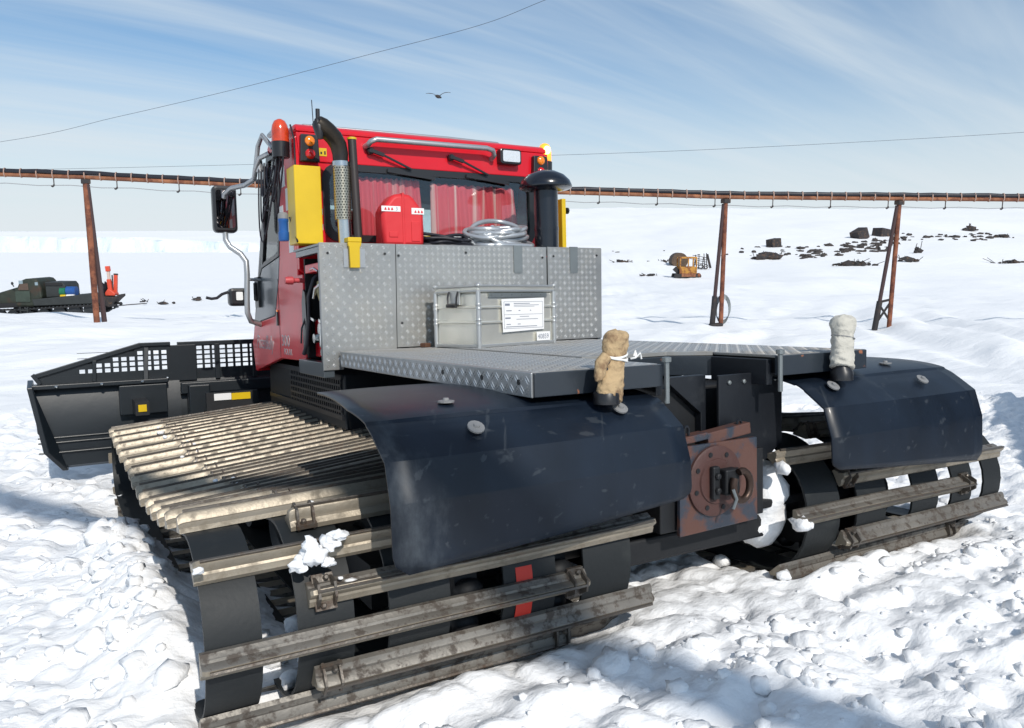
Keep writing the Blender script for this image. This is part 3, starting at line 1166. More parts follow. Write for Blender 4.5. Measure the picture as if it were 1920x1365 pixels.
def build_track(side, phase_deg):
    """side -1 left, +1 right"""
    lo = -T_OUT if side < 0 else T_IN
    # drive train inside the loop
    mb = MB()
    mb.lathe([(0.05, min(0.42 * side, 1.30 * side)), (0.05, max(0.42 * side, 1.30 * side))], (0, 0.35, 0.345), 'X', 14)
    mb.box(lo + 0.72, lo + 0.98, 0.6, 3.9, 0.16, 0.34)
    track = part('track', mb, DARK, smooth=40)
    tag(track, 'left rubber track with aluminium cleats' if side < 0 else 'right rubber track with aluminium cleats')
    bw = 0.22
    bp = (T_OUT - T_IN - bw) / 4
    for b0, b1 in ((2.085, 1.92), (1.81, 1.63), (1.51, 1.29), (1.08, 0.86), (0.735, 0.51)):
        belt_mesh(*sorted((b0 * side, b1 * side))).build('belt', RUBBER, track, smooth=40)
    # sprocket wheels with cushions
    for xc in (1.185 * side, 0.80 * side):
        w = MB()
        w.lathe([(0.06, -0.05), (0.21, -0.045), (0.21, 0.045), (0.06, 0.05)], (xc, 0.35, 0.345), 'X', 20)
        for k in range(10):
            a = 2 * math.pi * k / 10
            w.ball((xc, 0.35 + 0.225 * math.cos(a), 0.345 + 0.225 * math.sin(a)), (0.062, 0.044, 0.044), 8, 5)
        w.build('sprocket', DARK, track, smooth=50)
    for i, yc in enumerate((1.12, 1.85, 2.58, 3.31, 4.12)):
        w = MB()
        rr = 0.175 if i < 4 else 0.17
        for xc in (1.40 * side, 1.185 * side, 0.97 * side):
            w.lathe([(0.05, -0.05), (rr * 0.6, -0.03), (rr * 0.93, -0.055), (rr, -0.03), (rr, 0.03), (rr * 0.93, 0.055), (rr * 0.6, 0.03), (0.05, 0.05)], (xc, yc, 0.045 + rr if i < 4 else 0.255), 'X', 22)
        w.lathe([(0.03, min(0.5 * side, 1.45 * side)), (0.03, max(0.5 * side, 1.45 * side))], (0, yc, 0.045 + rr if i < 4 else 0.255), 'X', 8)
        w.build('road_wheel', RIMB, track, smooth=40)
    s0 = RB * R(phase_deg)
    for i in range(NB):
        s = (s0 + i * PITCHB) % LOOP
        y, z, ty, tz = at_s(s)
        outer = (i % 2 == 0)
        if side < 0:
            x = -T_OUT if outer else -T_OUT + T_S
            v = (i // 2) % 3 * 2 + (0 if outer else 1)
        else:
            x = T_IN if outer else T_IN + T_S
            v = (i // 2) % 3 * 2 + (0 if outer else 1)
        a, b = CLEAT_MESHES[v]
        o = bpy.data.objects.new('cleat', a)
        COL.objects.link(o)
        o.parent = track
        ny, nz = -tz, ty
        jx = random.uniform(-0.008, 0.008)
        kk = sag(y, z)
        MX = Matrix(((1, 0, 0, x + jx), (0, ty, ny, y), (0, tz, nz, z), (0, 0, 0, 1)))
        if side < 0:
            MX = Matrix(((1, 0, -kk, x + jx), (0, ty, ny, y), (kk, tz, nz, z + kk * (x + T_OUT)), (0, 0, 0, 1)))
        else:
            MX = Matrix(((1, 0, kk, x + jx), (0, ty, ny, y), (-kk, tz, nz, z + kk * (T_OUT - x)), (0, 0, 0, 1)))
        o.matrix_local = MX
        c = bpy.data.objects.new('cleat_clip', b)
        COL.objects.link(c)
        c.parent = track
        c.matrix_local = MX
    return track


trk_l = build_track(-1, -3.5)
trk_r = build_track(1, 2.5)
# red tape round the fourth belt of the left track
mb = MB()
y0 = []
for k in range(-9, 10):
    a = R(4 * k)
    y0.append((0.35 - (RB + 0.003) * math.cos(a), 0.345 + (RB + 0.003) * math.sin(a)))
vs, fs = [], []
for p in y0:
    vs += [(-1.030, p[0], p[1]), (-0.962, p[0], p[1])]
for k in range(len(y0) - 1):
    fs.append((2 * k, 2 * k + 1, 2 * k + 3, 2 * k + 2))
mb.add(vs, fs)
tape = mb.build('red_marking', TAPE, trk_l)
sol = tape.modifiers.new('solid', 'SOLIDIFY')
sol.thickness = 0.002

# ---- chassis and underframe
mb = MB()
mb.box(-0.36, 0.36, 0.30, 4.55, 0.36, 0.98)
mb.box(-0.90, 0.90, 2.32, 4.25, 0.62, 0.965)
mb.box(-0.33, 0.33, 4.4, 5.15, 0.45, 0.80)
mb.box(-1.3, 1.3, 1.45, 1.60, 0.20, 0.32)
mb.box(-1.3, 1.3, 3.05, 3.20, 0.20, 0.32)
mb.box(-0.55, 0.55, 0.22, 0.50, 0.25, 0.36)
part('chassis', mb, DARK, bevel=0.012)
mb = MB()      # vented side skirts under the box
for yy in np.arange(2.40, 3.5, 0.055):
    for zz in np.arange(0.80, 0.94, 0.035):
        pass
mb.bar((-0.905, 2.34, 0.95), (-0.905, 4.2, 0.95), 0.02, 0.03)
mb.bar((-0.905, 2.34, 0.70), (-0.905, 4.2, 0.70), 0.02, 0.03)
for yy in np.arange(2.36, 3.55, 0.045):
    mb.box(-0.912, -0.900, yy, yy + 0.018, 0.71, 0.94)
for zz in np.arange(0.73, 0.93, 0.04):
    mb.box(-0.914, -0.902, 2.36, 3.55, zz, zz + 0.014)
part('vent_grille', mb, BLACKP)

# ---- rear mudguards
FPROF = [(0.95, 1.000), (0.75, 1.012), (0.55, 1.018), (0.35, 1.015), (0.20, 1.005), (0.10, 0.990), (0.03, 0.968), (-0.095, 0.882), (-0.134, 0.757), (-0.140, 0.60)]


def mudguard(side):
    outer, inner = 1.565 * side, (0.365 if side < 0 else 0.44) * side
    xs = np.linspace(0, 1, 15)
    prof = []
    # rounded top, then two flat folds; lower corners rounded
    top_pts = np.array(FPROF[:8])
    for _ in range(3):
        q = [top_pts[0]]
        for i0 in range(len(top_pts) - 1):
            q += [top_pts[i0] * 0.75 + top_pts[i0 + 1] * 0.25, top_pts[i0] * 0.25 + top_pts[i0 + 1] * 0.75]
        top_pts = np.array(q + [top_pts[-1]])
    P = np.concatenate([top_pts, np.array(FPROF[8:])])
    sg = np.r_[0, np.cumsum(np.hypot(*np.diff(P, axis=0).T))]
    ss = np.unique(np.round(np.r_[np.linspace(sg[-1] - 0.16, sg[-1], 8), sg], 5))
    rows = []
    L = sg[-1]
    for s in ss:
        y, z = np.interp(s, sg, P[:, 0]), np.interp(s, sg, P[:, 1])
        rc = 0.05
        cut = 0.0
        if L - s < rc:
            q = rc - (L - s)
            cut = rc - math.sqrt(max(rc * rc - q * q, 0))
        fwd = max(0.0, (y - 0.25) / 0.7) * 0.10        # narrows toward the front
        a, b = outer - side * (cut + fwd), inner + side * cut * 0.9
        low = max(0.0, (0.76 - z) / 0.16)
        rows.append([(a + (b - a) * t, y + 0.006 * math.sin(5 * t + 3 * z) * (1 if z < 0.95 else 0), z + low * (-0.062 + 0.080 * t) + (0.010 * math.sin(3.1 * t + 0.6) if z > 0.98 else 0)) for t in xs])
    vs = [p for r in rows for p in r]
    m = len(xs)
    fs = [(i * m + k, i * m + k + 1, (i + 1) * m + k + 1, (i + 1) * m + k) for i in range(len(rows) - 1) for k in range(m - 1)]
    mb = MB().add(vs, fs)
    o = part('mudguard', mb, FENDER, smooth=13)
    md = o.modifiers.new('solid', 'SOLIDIFY')
    md.thickness = 0.009
    md.offset = 0
    # bolt discs
    for (x, y, z) in ((1.23, 0.17, 1.012), (1.22, -0.035, 0.945), (0.60, -0.01, 0.955)):
        d = MB().lathe([(0.030, 0), (0.030, 0.006), (0.012, 0.008), (0.010, 0.016)], (0, 0, 0), 'Z', 14)
        q = d.build('washer_bolt', GREYPL, o)
        q.location = (x * side, y, z + 0.008)
        if y < 0.1:
            q.rotation_euler = (R(35), 0, 0)
    return o


mg_l = mudguard(-1)
mg_r = mudguard(1)

# ---- cargo deck
PH = 0.085


def deck_wing(side):
    x0, x1 = 0.335 * side, 0.925 * side
    a, b = min(x0, x1), max(x0, x1)
    xf = 0.935 * side
    plate = MB()
    plate.box(a, b, 0.085, 2.290, 1.100, 1.112)
    p = part('deck_plate', plate, PLATEH, bevel=0.002)
    ridges(p, 'XY', lambda a_, b_: True, a + 0.01, b - 0.01, 0.095, 2.285, 1.1118, 1, RIDGEH)
    # outer folded edge
    e = MB()
    e.box(*sorted((x1 + 0.002 * side, x1 + 0.012 * side)), 0.07, 2.262, 1.020, 1.1115)
    ep = part('deck_edge', e, PLATES, bevel=0.003)
    ridges(ep, 'YZ', lambda a_, b_: True, 0.08, 2.26, 1.028, 1.106, x1 + 0.0118 * side, side, RIDGE, 0.0375)
    rear = MB()
    rear.box(a - 0.004, b + 0.004, 0.058, 0.083, 1.022, 1.110)
    part('deck_rear_beam', rear, RUSTYEDGE, bevel=0.003)
    u = MB()
    u.box(a + 0.02, b - 0.02, 0.10, 2.2, 1.03, 1.095)
    part('deck_frame', u, DARK)
    bolt = MB().lathe([(0.011, 0.955), (0.011, 1.118), (0.019, 1.120), (0.019, 1.138), (0.010, 1.140)], (x0 + side * (-0.012), 0.045, 0), 'Z', 10)
    part('deck_pin', bolt, STEELG, smooth=30)
    holes = MB()
    for yy in (0.16, 0.45, 0.82):
        holes.lathe([(0.011, -0.0015), (0.011, 0.0015)], (x1 + 0.0125 * side, yy, 1.072), 'X', 10)
    part('drain_hole', holes, DARK)


deck_wing(-1)
deck_wing(1)
mb = MB()
mb.prism([(-0.33, 0.615), (0.17, 0.615), (0.328, 0.46), (0.328, 2.29), (-0.33, 2.29)], 'Z', 1.096, 1.1165)
dp = part('deck_plate', mb, PLATEH, bevel=0.002)
ridges(dp, 'XY', lambda a_, b_: b_ > 0.64 or (b_ > 0.64 - (a_ - 0.15) and a_ > 0.17), -0.32, 0.32, 0.47, 2.285, 1.1163, 1, RIDGEH)
mb = MB()
mb.prism([(-0.33, 0.60), (0.17, 0.60), (0.33, 0.445), (0.33, 0.52), (0.20, 0.66), (-0.33, 0.66)], 'Z', 1.000, 1.094)
part('centre_beam', mb, RUSTYEDGE, bevel=0.004)
mb = MB()
mb.box(-0.32, 0.32, 0.67, 2.2, 0.982, 1.092)
part('deck_frame', mb, DARK)
part('side_rail', MB().box(-0.333, -0.30, 0.10, 0.598, 0.98, 1.094), BLACKP, bevel=0.003)
part('side_rail', MB().box(0.300, 0.333, 0.10, 0.444, 0.98, 1.094), BLACKP, bevel=0.003)
mb = MB()
mb.prism([(0.10, 1.03), (0.50, 1.03), (0.50, 0.70), (0.395, 0.625), (0.10, 0.625)], 'Y', 0.19, 0.205)
sp = part('skid_plate', mb, BLACKP, bevel=0.003)
for xx in (0.16, 0.25, 0.35, 0.45):
    MB().lathe([(0.010, 0.010), (0.010, 0), (0.005, -0.004)], (xx, 0.182, 0.995), 'Y', 8).build('bolt', STEELG, sp)
mb = MB()
mb.prism([(0.02, 1.03), (0.09, 1.03), (0.09, 0.64), (0.06, 0.64), (0.06, 0.86), (-0.12, 1.0), (-0.12, 1.03)], 'Y', 0.26, 0.30)
part('gusset', mb, BLACKP, bevel=0.003)
mb = MB()
mb.tube([(-0.28, 0.30, 0.86), (-0.26, 0.28, 0.82), (-0.25, 0.28, 0.78)], 0.012, 8)
mb.lathe([(0.032, 0), (0.032, 0.01)], (-0.30, 0.20, 0.74), 'Y', 16)
part('hydraulic_fitting', mb, CHROME, smooth=40)

# ---- hitch
mb = MB()
mb.prism([(-0.225, 0.385), (0.225, 0.395), (0.222, 0.760), (-0.222, 0.760)], 'Y', 0.085, 0.105)
hp = part('hitch_plate', mb, RUSTP, bevel=0.003)
mb = MB()
mb.bar((-0.225, 0.13, 0.775), (-0.05, 0.13, 0.79), 0.06, 0.03)
mb.bar((-0.05, 0.13, 0.775), (0.20, 0.13, 0.80), 0.06, 0.05)
mb.build('hitch_top_flange', RUSTP, hp, bevel=0.004)
PRIMER = mat('red_primer', (0.070, 0.030, 0.025), 0.55, 0, 0, 0.003, 30, dirt=(0.06, 0.03, 0.025), dscale=9, dlo=0.5, dhi=0.65)
mb = MB()
mb.lathe([(0.150, 0.086), (0.150, 0.072), (0.142, 0.068), (0.098, 0.067), (0.094, 0.060), (0.04, 0.060)], (-0.035, 0, 0.60), 'Y', 36)
fl = mb.build('coupling_flange', PRIMER, hp, smooth=40)
for k in range(8):
    a = 2 * math.pi * k / 8 + 0.3
    MB().lathe([(0.011, 0.0665), (0.011, 0.064)], (-0.035 + 0.12 * math.cos(a), 0, 0.60 + 0.12 * math.sin(a)), 'Y', 8).build('bolt_hole', DARK, fl)
mb = MB()
mb.box(-0.085, -0.045, 0.034, 0.062, 0.53, 0.67)
mb.box(-0.035, 0.045, 0.012, 0.062, 0.545, 0.655)
mb.lathe([(0.016, 0), (0.016, 0.02)], (-0.065, 0.018, 0.57), 'Y', 6)
mb.lathe([(0.016, 0), (0.016, 0.02)], (-0.065, 0.018, 0.63), 'Y', 6)
hk = mb.build('tow_coupling', DARK, hp, bevel=0.008)
pts = [(0.035 + 0.048 * math.cos(a), -0.005, 0.585 + 0.062 * math.sin(a)) for a in np.linspace(R(-215), R(110), 18)]
MB().tube(pts, 0.016, 10).build('tow_hook', mat('worn_dark_steel', (0.07, 0.045, 0.035), 0.4, 0.7), hp, smooth=60)
MB().tube([(-0.03, -0.02, 0.58), (-0.02, -0.03, 0.54), (-0.035, -0.025, 0.50)], 0.007, 6).build('split_pin', STEELG, hp)
for xx in (-0.155, 0.15):
    mb = MB()
    mb.tube([(xx - 0.012, 0.12, 0.78), (xx - 0.012, 0.12, 0.825), (xx - 0.006, 0.12, 0.836), (xx + 0.006, 0.12, 0.836), (xx + 0.012, 0.12, 0.825), (xx + 0.012, 0.12, 0.78)], 0.006, 6)
    mb.build('lifting_eye', BLACKP, hp)
mb = MB()
mb.box(-0.75, -0.2, 0.17, 0.26, 0.40, 0.44)
mb.box(0.2, 0.75, 0.17, 0.26, 0.40, 0.44)
mb.box(-0.30, 0.30, 0.12, 0.40, 0.40, 0.70)
part('hitch_crossmember', mb, DARK, bevel=0.006)
mb = MB()
mb.box(-0.36, -0.20, 0.15, 0.24, 0.441, 0.452)
part('crossmember_step', mb, PRIMER)

# ---- box behind the cab
YP = 2.295
mb = MB()
mb.prism([(-1.030, 1.000), (-0.905, 1.000), (-0.905, 1.10), (-0.560, 1.10), (-0.548, 1.762), (-1.030, 1.762)], 'Y', YP, YP + 0.012)
pl1 = part('tread_panel', mb, PLATEV, bevel=0.002)
ridges(pl1, 'XZ', lambda a_, b_: b_ > 1.12 or a_ < -0.92, -1.022, -0.565, 1.008, 1.758, YP + 0.0002, -1, RIDGE)
mb = MB()
mb.prism([(-0.555, 1.118), (0.562, 1.118), (0.566, 1.762), (-0.543, 1.762)], 'Y', YP + 0.003, YP + 0.015)
pl2 = part('tread_panel', mb, PLATEV, bevel=0.002)
ridges(pl2, 'XZ', lambda a_, b_: True, -0.540, 0.560, 1.122, 1.76, YP + 0.0032, -1, RIDGE)
mb = MB()
mb.prism([(0.570, 1.118), (1.026, 1.118), (1.035, 1.758), (1.030, 1.764), (0.574, 1.764)], 'Y', YP, YP + 0.012)
pl3 = part('tread_panel', mb, PLATEV, bevel=0.002)
ridges(pl3, 'XZ', lambda a_, b_: True, 0.580, 1.022, 1.122, 1.76, YP + 0.0002, -1, RIDGE)
for xx0, par in ((0.30, pl2), (0.757, pl3)):
    mb = MB()
    mb.box(xx0, xx0 + 0.066, YP - 0.006, YP + 0.004, 1.585, 1.768)
    mb.build('hinge_strap', STEELG, par)
for (xx, zz, par) in ((-0.62, 1.70, pl1), (-0.98, 1.70, pl1), (-0.53, 1.69, pl2), (-0.06, 1.715, pl2), (0.53, 1.69, pl2), (0.62, 1.70, pl3), (0.99, 1.71, pl3), (-0.52, 1.27, pl2), (0.62, 1.2, pl3)):
    MB().lathe([(0.008, 0.0), (0.008, -0.003)], (xx, YP - 0.0005, zz), 'Y', 8).build('rivet', DARK, par)
mb = MB()
mb.box(-1.028, 1.030, YP + 0.014, 2.88, 1.745, 1.758)
part('box_top', mb, STEELG)
mb = MB()
mb.box(1.00, 1.028, YP + 0.014, 2.88, 0.98, 1.742)
part('box_side', mb, PLATES)
mb = MB()         # frame round the open left side
mb.box(-1.028, -0.985, YP + 0.013, YP + 0.045, 0.99, 1.744)
mb.box(-1.026, -0.985, YP + 0.046, 2.83, 1.705, 1.743)
mb.box(-1.026, -0.960, YP + 0.013, 2.86, 0.955, 1.045)
part('bay_frame', mb, GREYD, bevel=0.003)
mb = MB()
mb.box(-0.55, 0.98, 2.34, 2.84, 1.0, 1.70)
part('engine_block', mb, DARK, bevel=0.02)
part('firewall', MB().box(-0.975, -0.56, 2.815, 2.833, 1.05, 1.70), DARK)
# engine details in the open bay
eng = MB()
eng.box(-0.88, -0.56, 2.44, 2.62, 1.36, 1.52)
eng.box(-0.85, -0.60, 2.40, 2.60, 1.12, 1.30)
eng.lathe([(0.07, 0), (0.07, 0.10), (0.05, 0.13)], (-0.80, 2.66, 1.42), 'Z', 14)
eng.lathe([(0.05, 0), (0.05, 0.18)], (-0.92, 2.50, 1.22), 'X', 12)
part('engine_casing', eng, BLACKPL, bevel=0.012)
mb = MB()
mb.tube([(-0.93, 2.62, 1.60), (-0.98, 2.60, 1.56), (-1.0, 2.66, 1.45), (-0.99, 2.70, 1.30), (-1.0, 2.74, 1.15), (-1.01, 2.79, 1.08)], 0.014, 8)
mb.tube([(-0.90, 2.42, 1.55), (-0.95, 2.50, 1.48), (-0.93, 2.46, 1.30), (-0.95, 2.40, 1.16)], 0.012, 8)
mb.tube([(-0.98, 2.76, 1.36), (-1.015, 2.80, 1.25), (-1.02, 2.81, 1.15)], 0.006, 6)
part('engine_hose', mb, HOSEB, smooth=60)
mb = MB()
mb.lathe([(0.042, 0), (0.042, 0.06), (0.036, 0.06), (0.036, 0.12)], (-0.97, 2.56, 1.24), 'X', 14)
mb.tube([(-0.95, 2.52, 1.24), (-0.96, 2.50, 1.19), (-0.95, 2.54, 1.14)], 0.028, 10)
mb.bar((-0.96, 2.42, 1.17), (-0.96, 2.68, 1.16), 0.012, 0.012)
mb.bar((-0.96, 2.42, 1.35), (-0.96, 2.50, 1.36), 0.012, 0.010)
mb.lathe([(0.022, 0), (0.022, 0.03)], (-0.98, 2.50, 1.10), 'X', 10)
mb.tube([(-0.985, 2.44, 1.52), (-0.995, 2.52, 1.50), (-0.99, 2.58, 1.44)], 0.011, 8)
mb.bar((-0.99, 2.38, 1.28), (-0.99, 2.47, 1.30), 0.02, 0.02)
mb.bar((-0.985, 2.60, 1.30), (-0.985, 2.70, 1.32), 0.016, 0.016)
mb.tube([(-0.99, 2.64, 1.62), (-0.99, 2.56, 1.625), (-0.99, 2.47, 1.60)], 0.008, 8)
mb.lathe([(0.030, 0), (0.030, 0.025), (0.02, 0.03)], (-0.995, 2.60, 1.185), 'X', 12)
part('engine_pipe', mb, CHROME, smooth=40)
mb = MB()
mb.tube([(-0.94, 2.60, 1.54), (-0.95, 2.58, 1.48), (-0.95, 2.54, 1.43)], 0.022, 10)
mb.box(-0.97, -0.955, 2.44, 2.47, 1.15, 1.19)
part('filler_neck', mb, mat('cream_plastic', (0.45, 0.38, 0.20), 0.6), smooth=40)
part('bay_bar', MB().box(-0.99, -0.60, 2.44, 2.76, 1.60, 1.655), RED, bevel=0.006)
part('bay_panel', MB().box(-0.93, -0.90, 2.70, 2.80, 1.06, 1.30), RED, bevel=0.006)
mb = MB()
mb.lathe([(0.085, -0.07), (0.085, 0.09)], (-0.84, 2.56, 1.55), 'Z', 16)
part('filter_can', mb, mat('olive_filter', (0.10, 0.09, 0.06), 0.5), smooth=40)
mb = MB()
mb.lathe([(0.022, 0), (0.026, 0.02), (0.026, 0.05), (0.015, 0.06), (0.015, 0.16), (0.008, 0.18)], (0, 0, 0), 'X', 12)
q = part('quick_coupler', mb, mat('faded_red_rubber', (0.50, 0.06, 0.07), 0.5), smooth=40)
q.location = (-1.10, 2.84, 1.56)
mb = MB()
mb.prism([(2.74, 1.08), (2.83, 1.08), (2.835, 1.42), (2.80, 1.50), (2.755, 1.48), (2.735, 1.3)], 'X', -1.0, -0.985)
part('rubber_flap', mb, BLACKPL)

# yellow holder on the panel
mb = MB()
mb.prism([(-0.815, 1.765), (-0.730, 1.765), (-0.735, 1.745), (-0.742, 1.735), (-0.745, 1.612), (-0.805, 1.612), (-0.808, 1.735), (-0.815, 1.745)], 'Y', YP - 0.028, YP - 0.004)
yb = part('yellow_bracket', mb, YELLOW, bevel=0.003)
mb = MB()
mb.box(-0.815, -0.730, YP - 0.028, YP + 0.05, 1.766, 1.795)
mb.build('bracket_lip', YELLOW, yb, bevel=0.004)
yb.location = (-0.045, 0, 0)
for x0, x1 in ((-0.840, -0.812), (-0.738, -0.705)):
    mb = MB()
    mb.box(x0, x1, YP - 0.008, YP - 0.001, 1.615, 1.727)
    for zz in (1.63, 1.66, 1.70):
        mb.lathe([(0.005, -0.002), (0.005, -0.010)], ((x0 + x1) / 2, YP, zz), 'Y', 6)
    mb.build('bracket_flange', GALV, yb)

# ---- cab
YB = 2.905
CWX = 0.985
# rear wall with rounded window opening
inner = rrect(-0.800, 0.835, 1.835, 2.335, 0.10)


def outer_of(inn, x0, x1, z0, z1):
    cx, cz = (x0 + x1) / 2, (z0 + z1) / 2
    out = []
    icx, icz = sum(p[0] for p in inn) / len(inn), sum(p[1] for p in inn) / len(inn)
    ihx, ihz = (max(p[0] for p in inn) - min(p[0] for p in inn)) / 2, (max(p[1] for p in inn) - min(p[1] for p in inn)) / 2
    for p in inn:
        a, b = (p[0] - icx) / ihx, (p[1] - icz) / ihz
        m = max(abs(a), abs(b))
        out.append((cx + (x1 - x0) / 2 * a / m, cz + (z1 - z0) / 2 * b / m))
    return out


mb = MB()
mb.ring(inner, outer_of(inner, -CWX, CWX, 1.60, 2.535), 'Y', YB, YB + 0.05)
cab = part('cab_shell', mb, RED, bevel=0.004)
tag(cab, 'red cab body')
mb = MB()
mb.prism([(2.896, 2.536), (2.906, 2.570), (2.950, 2.592), (3.62, 2.605), (3.70, 2.57), (3.69, 2.52), (2.96, 2.50), (2.956, 2.536)], 'X', -0.975, 0.975)
mb.build('cab_roof', RED, cab, bevel=0.02)
mb = MB()
mb.prism([(-0.955, 2.345), (0.955, 2.345), (0.975, 2.53), (-0.975, 2.53)], 'Y', YB - 0.012, YB - 0.001)
mb.build('cab_header', RED, cab, bevel=0.006)
ins = rrect(-0.765, 0.80, 1.870, 2.300, 0.085)
mb = MB()
mb.ring(ins, rrect(-0.812, 0.847, 1.823, 2.344, 0.105), 'Y', YB - 0.016, YB + 0.02)
mb.build('window_gasket', BLACKPL, cab)
mb = MB()
mb.prism(rrect(-0.79, 0.825, 1.845, 2.325, 0.09), 'Y', YB + 0.004, YB + 0.009)
mb.build('rear_window', GLASSR, cab)
# side walls
SIDE = [(2.955, 1.60), (2.84, 1.60), (2.84, 1.03), (3.50, 1.02), (4.34, 0.885), (4.42, 1.12), (4.32, 1.27), (3.62, 1.33), (3.47, 1.60), (3.42, 1.76), (3.30, 2.36), (3.30, 2.50), (2.955, 2.50)]
DOOR = [(4.315, 1.275), (3.632, 1.335), (3.482, 1.60), (3.432, 1.755), (3.98, 1.70), (4.045, 1.65)]
FRAME_O = [(4.045, 1.655), (3.98, 1.705), (3.434, 1.760), (3.312, 2.36), (3.312, 2.50), (3.68, 2.51)]
FRAME_I = [(3.955, 1.725), (3.90, 1.745), (3.468, 1.785), (3.350, 2.36), (3.352, 2.455), (3.64, 2.462)]
for sgn in (-1, 1):
    xa, xb = sorted((CWX * sgn, (CWX - 0.035) * sgn))
    m1 = MB().prism(SIDE, 'X', xa, xb)
    m1.build('side_panel', RED, cab, bevel=0.006)
    m2 = MB().prism(DOOR, 'X', xa, xb)
    dr = m2.build('door', GREYD, cab, bevel=0.004)
    m3 = MB().ring(FRAME_I, FRAME_O, 'X', xa - 0.003, xb + 0.003)
    m3.build('door_frame', BLACKPL, cab, bevel=0.003)
    m4 = MB().prism([(p[0], p[1]) for p in FRAME_I], 'X', (CWX - 0.015) * sgn, (CWX - 0.011) * sgn)
    m4.build('side_window', GLASS, cab)
    hd = MB()
    xx = (CWX + 0.03) * sgn
    hd.tube([((CWX) * sgn, 4.12, 1.60), (xx, 4.12, 1.59), (xx, 4.12, 1.46), ((CWX) * sgn, 4.12, 1.45)], 0.012, 6)
    hd.box(*sorted(((CWX - .0) * sgn, (CWX + 0.02) * sgn)), 4.06, 4.18, 1.40, 1.64)
    hd.build('door_handle', BLACKPL, cab)
    mk = MB()
    mk.box(*sorted((CWX * sgn, (CWX + 0.012) * sgn)), 3.52, 3.55, 1.26, 1.36)
    mk.build('side_marker', AMBER if sgn > 0 else BLACKPL, cab)
    mk = MB()
    mk.box(*sorted((CWX * sgn, (CWX + 0.012) * sgn)), 3.522, 3.548, 1.361, 1.375)
    mk.build('marker_lens', AMBER, cab)
    seam = MB()
    seam.box(*sorted((CWX * sgn, (CWX + 0.0015) * sgn)), 3.496, 3.502, 1.03, 1.60)
    seam.build('panel_seam', DARK, cab)
# front window, floor and inside
mb = MB()
mb.prism([(4.42, 1.12), (4.43, 1.13), (3.70, 2.53), (3.69, 2.52)], 'X', -0.95, 0.95)
mb.build('windscreen', GLASS, cab)
mb = MB()
for sgn in (-1, 1):
    mb.bar((0.955 * sgn, 4.40, 1.12), (0.955 * sgn, 3.68, 2.52), 0.05, 0.05)
mb.box(-0.95, 0.95, 3.0, 4.38, 1.02, 1.08)
mb.box(-0.95, 0.95, 2.96, 3.02, 1.03, 1.80)
mb.box(-0.80, 0.80, 3.95, 4.30, 1.08, 1.42)
mb.box(-0.93, 0.93, 2.965, 3.28, 2.30, 2.49)
mb.box(-0.93, 0.93, 3.281, 3.60, 2.16, 2.49)
mb.build('cab_interior', BLACKPL, cab)
for sx in (-0.48, 0.48):
    mb = MB()
    mb.box(sx - 0.24, sx + 0.24, 3.18, 3.30, 1.35, 2.08)
    mb.box(sx - 0.13, sx + 0.13, 3.20, 3.29, 2.09, 2.26)
    mb.box(sx - 0.25, sx + 0.25, 3.30, 3.75, 1.25, 1.40)
    mb.build('seat', SEATM, cab, bevel=0.04)
mb = MB()
mb.prism([(4.45, 1.12), (4.38, 0.885), (4.30, 0.885), (4.36, 1.10)], 'X', -0.98, 0.98)
mb.build('front_bumper', RED, cab)
# curtains
for x0, x1, zt, seed in ((-0.565, -0.085, 2.275, 1), (0.005, 0.70, 2.262, 2)):
    mb = MB()
    nx, nzz = 90, 10
    rows = []
    for j in range(nzz + 1):
        t = j / nzz
        z = 1.845 + (zt - 1.845) * t
        xe = x1 + (0.06 * (1 - t) ** 1.3 if seed == 2 else 0.03 * (1 - t))
        rows.append([(x0 + (xe - x0) * i / nx, YB + 0.055 + 0.014 * math.sin(i * 0.62 + seed + 0.6 * math.sin(i * 0.21)) * (0.55 + 0.45 * (1 - t)), z + 0.006 * math.sin(i * 0.9) * (t > 0.95)) for i in range(nx + 1)])
    m = nx + 1
    mb.add([p for r in rows for p in r], [(a * m + b, a * m + b + 1, (a + 1) * m + b + 1, (a + 1) * m + b) for a in range(nzz) for b in range(nx)])
    c = mb.build('curtain', CURTAIN, cab, smooth=80)
    sd = c.modifiers.new('solid', 'SOLIDIFY')
    sd.thickness = 0.003
mb = MB()
mb.box(-0.20, 0.30, YB + 0.075, YB + 0.10, 1.865, 1.888)
mb.build('window_bar', YELLOW, cab)
# tail lamp clusters
for sgn, x0, x1, z0, z1 in ((-1, -0.962, -0.832, 2.335, 2.512), (1, 0.818, 0.955, 2.335, 2.505)):
    mb = MB()
    mb.prism([(x0, z0), (x1, z0), (x1 - 0.008, z1), (x0 + 0.008, z1)], 'Y', YB - 0.055, YB - 0.013)
    tl = part('tail_lamp', mb, BLACKPL, bevel=0.008)
    xc = (x0 + x1) / 2
    for zc, mm in ((2.468, AMBER), (2.385, REDL)):
        MB().ball((xc, YB - 0.055, zc), (0.034, 0.020, 0.034), 16, 10).build('lamp_lens', mm, tl, smooth=60)
# sticker
mb = MB()
mb.box(-0.826, -0.775, YB - 0.015, YB - 0.0125, 2.385, 2.437)
st = part('warning_sticker', mb, YELLOW)
MB().box(-0.792, -0.782, YB - 0.0165, YB - 0.0155, 2.395, 2.418).build('pictogram', BLACKPL, st)
MB().box(-0.818, -0.806, YB - 0.0165, YB - 0.0155, 2.397, 2.412).build('pictogram', BLACKPL, st)
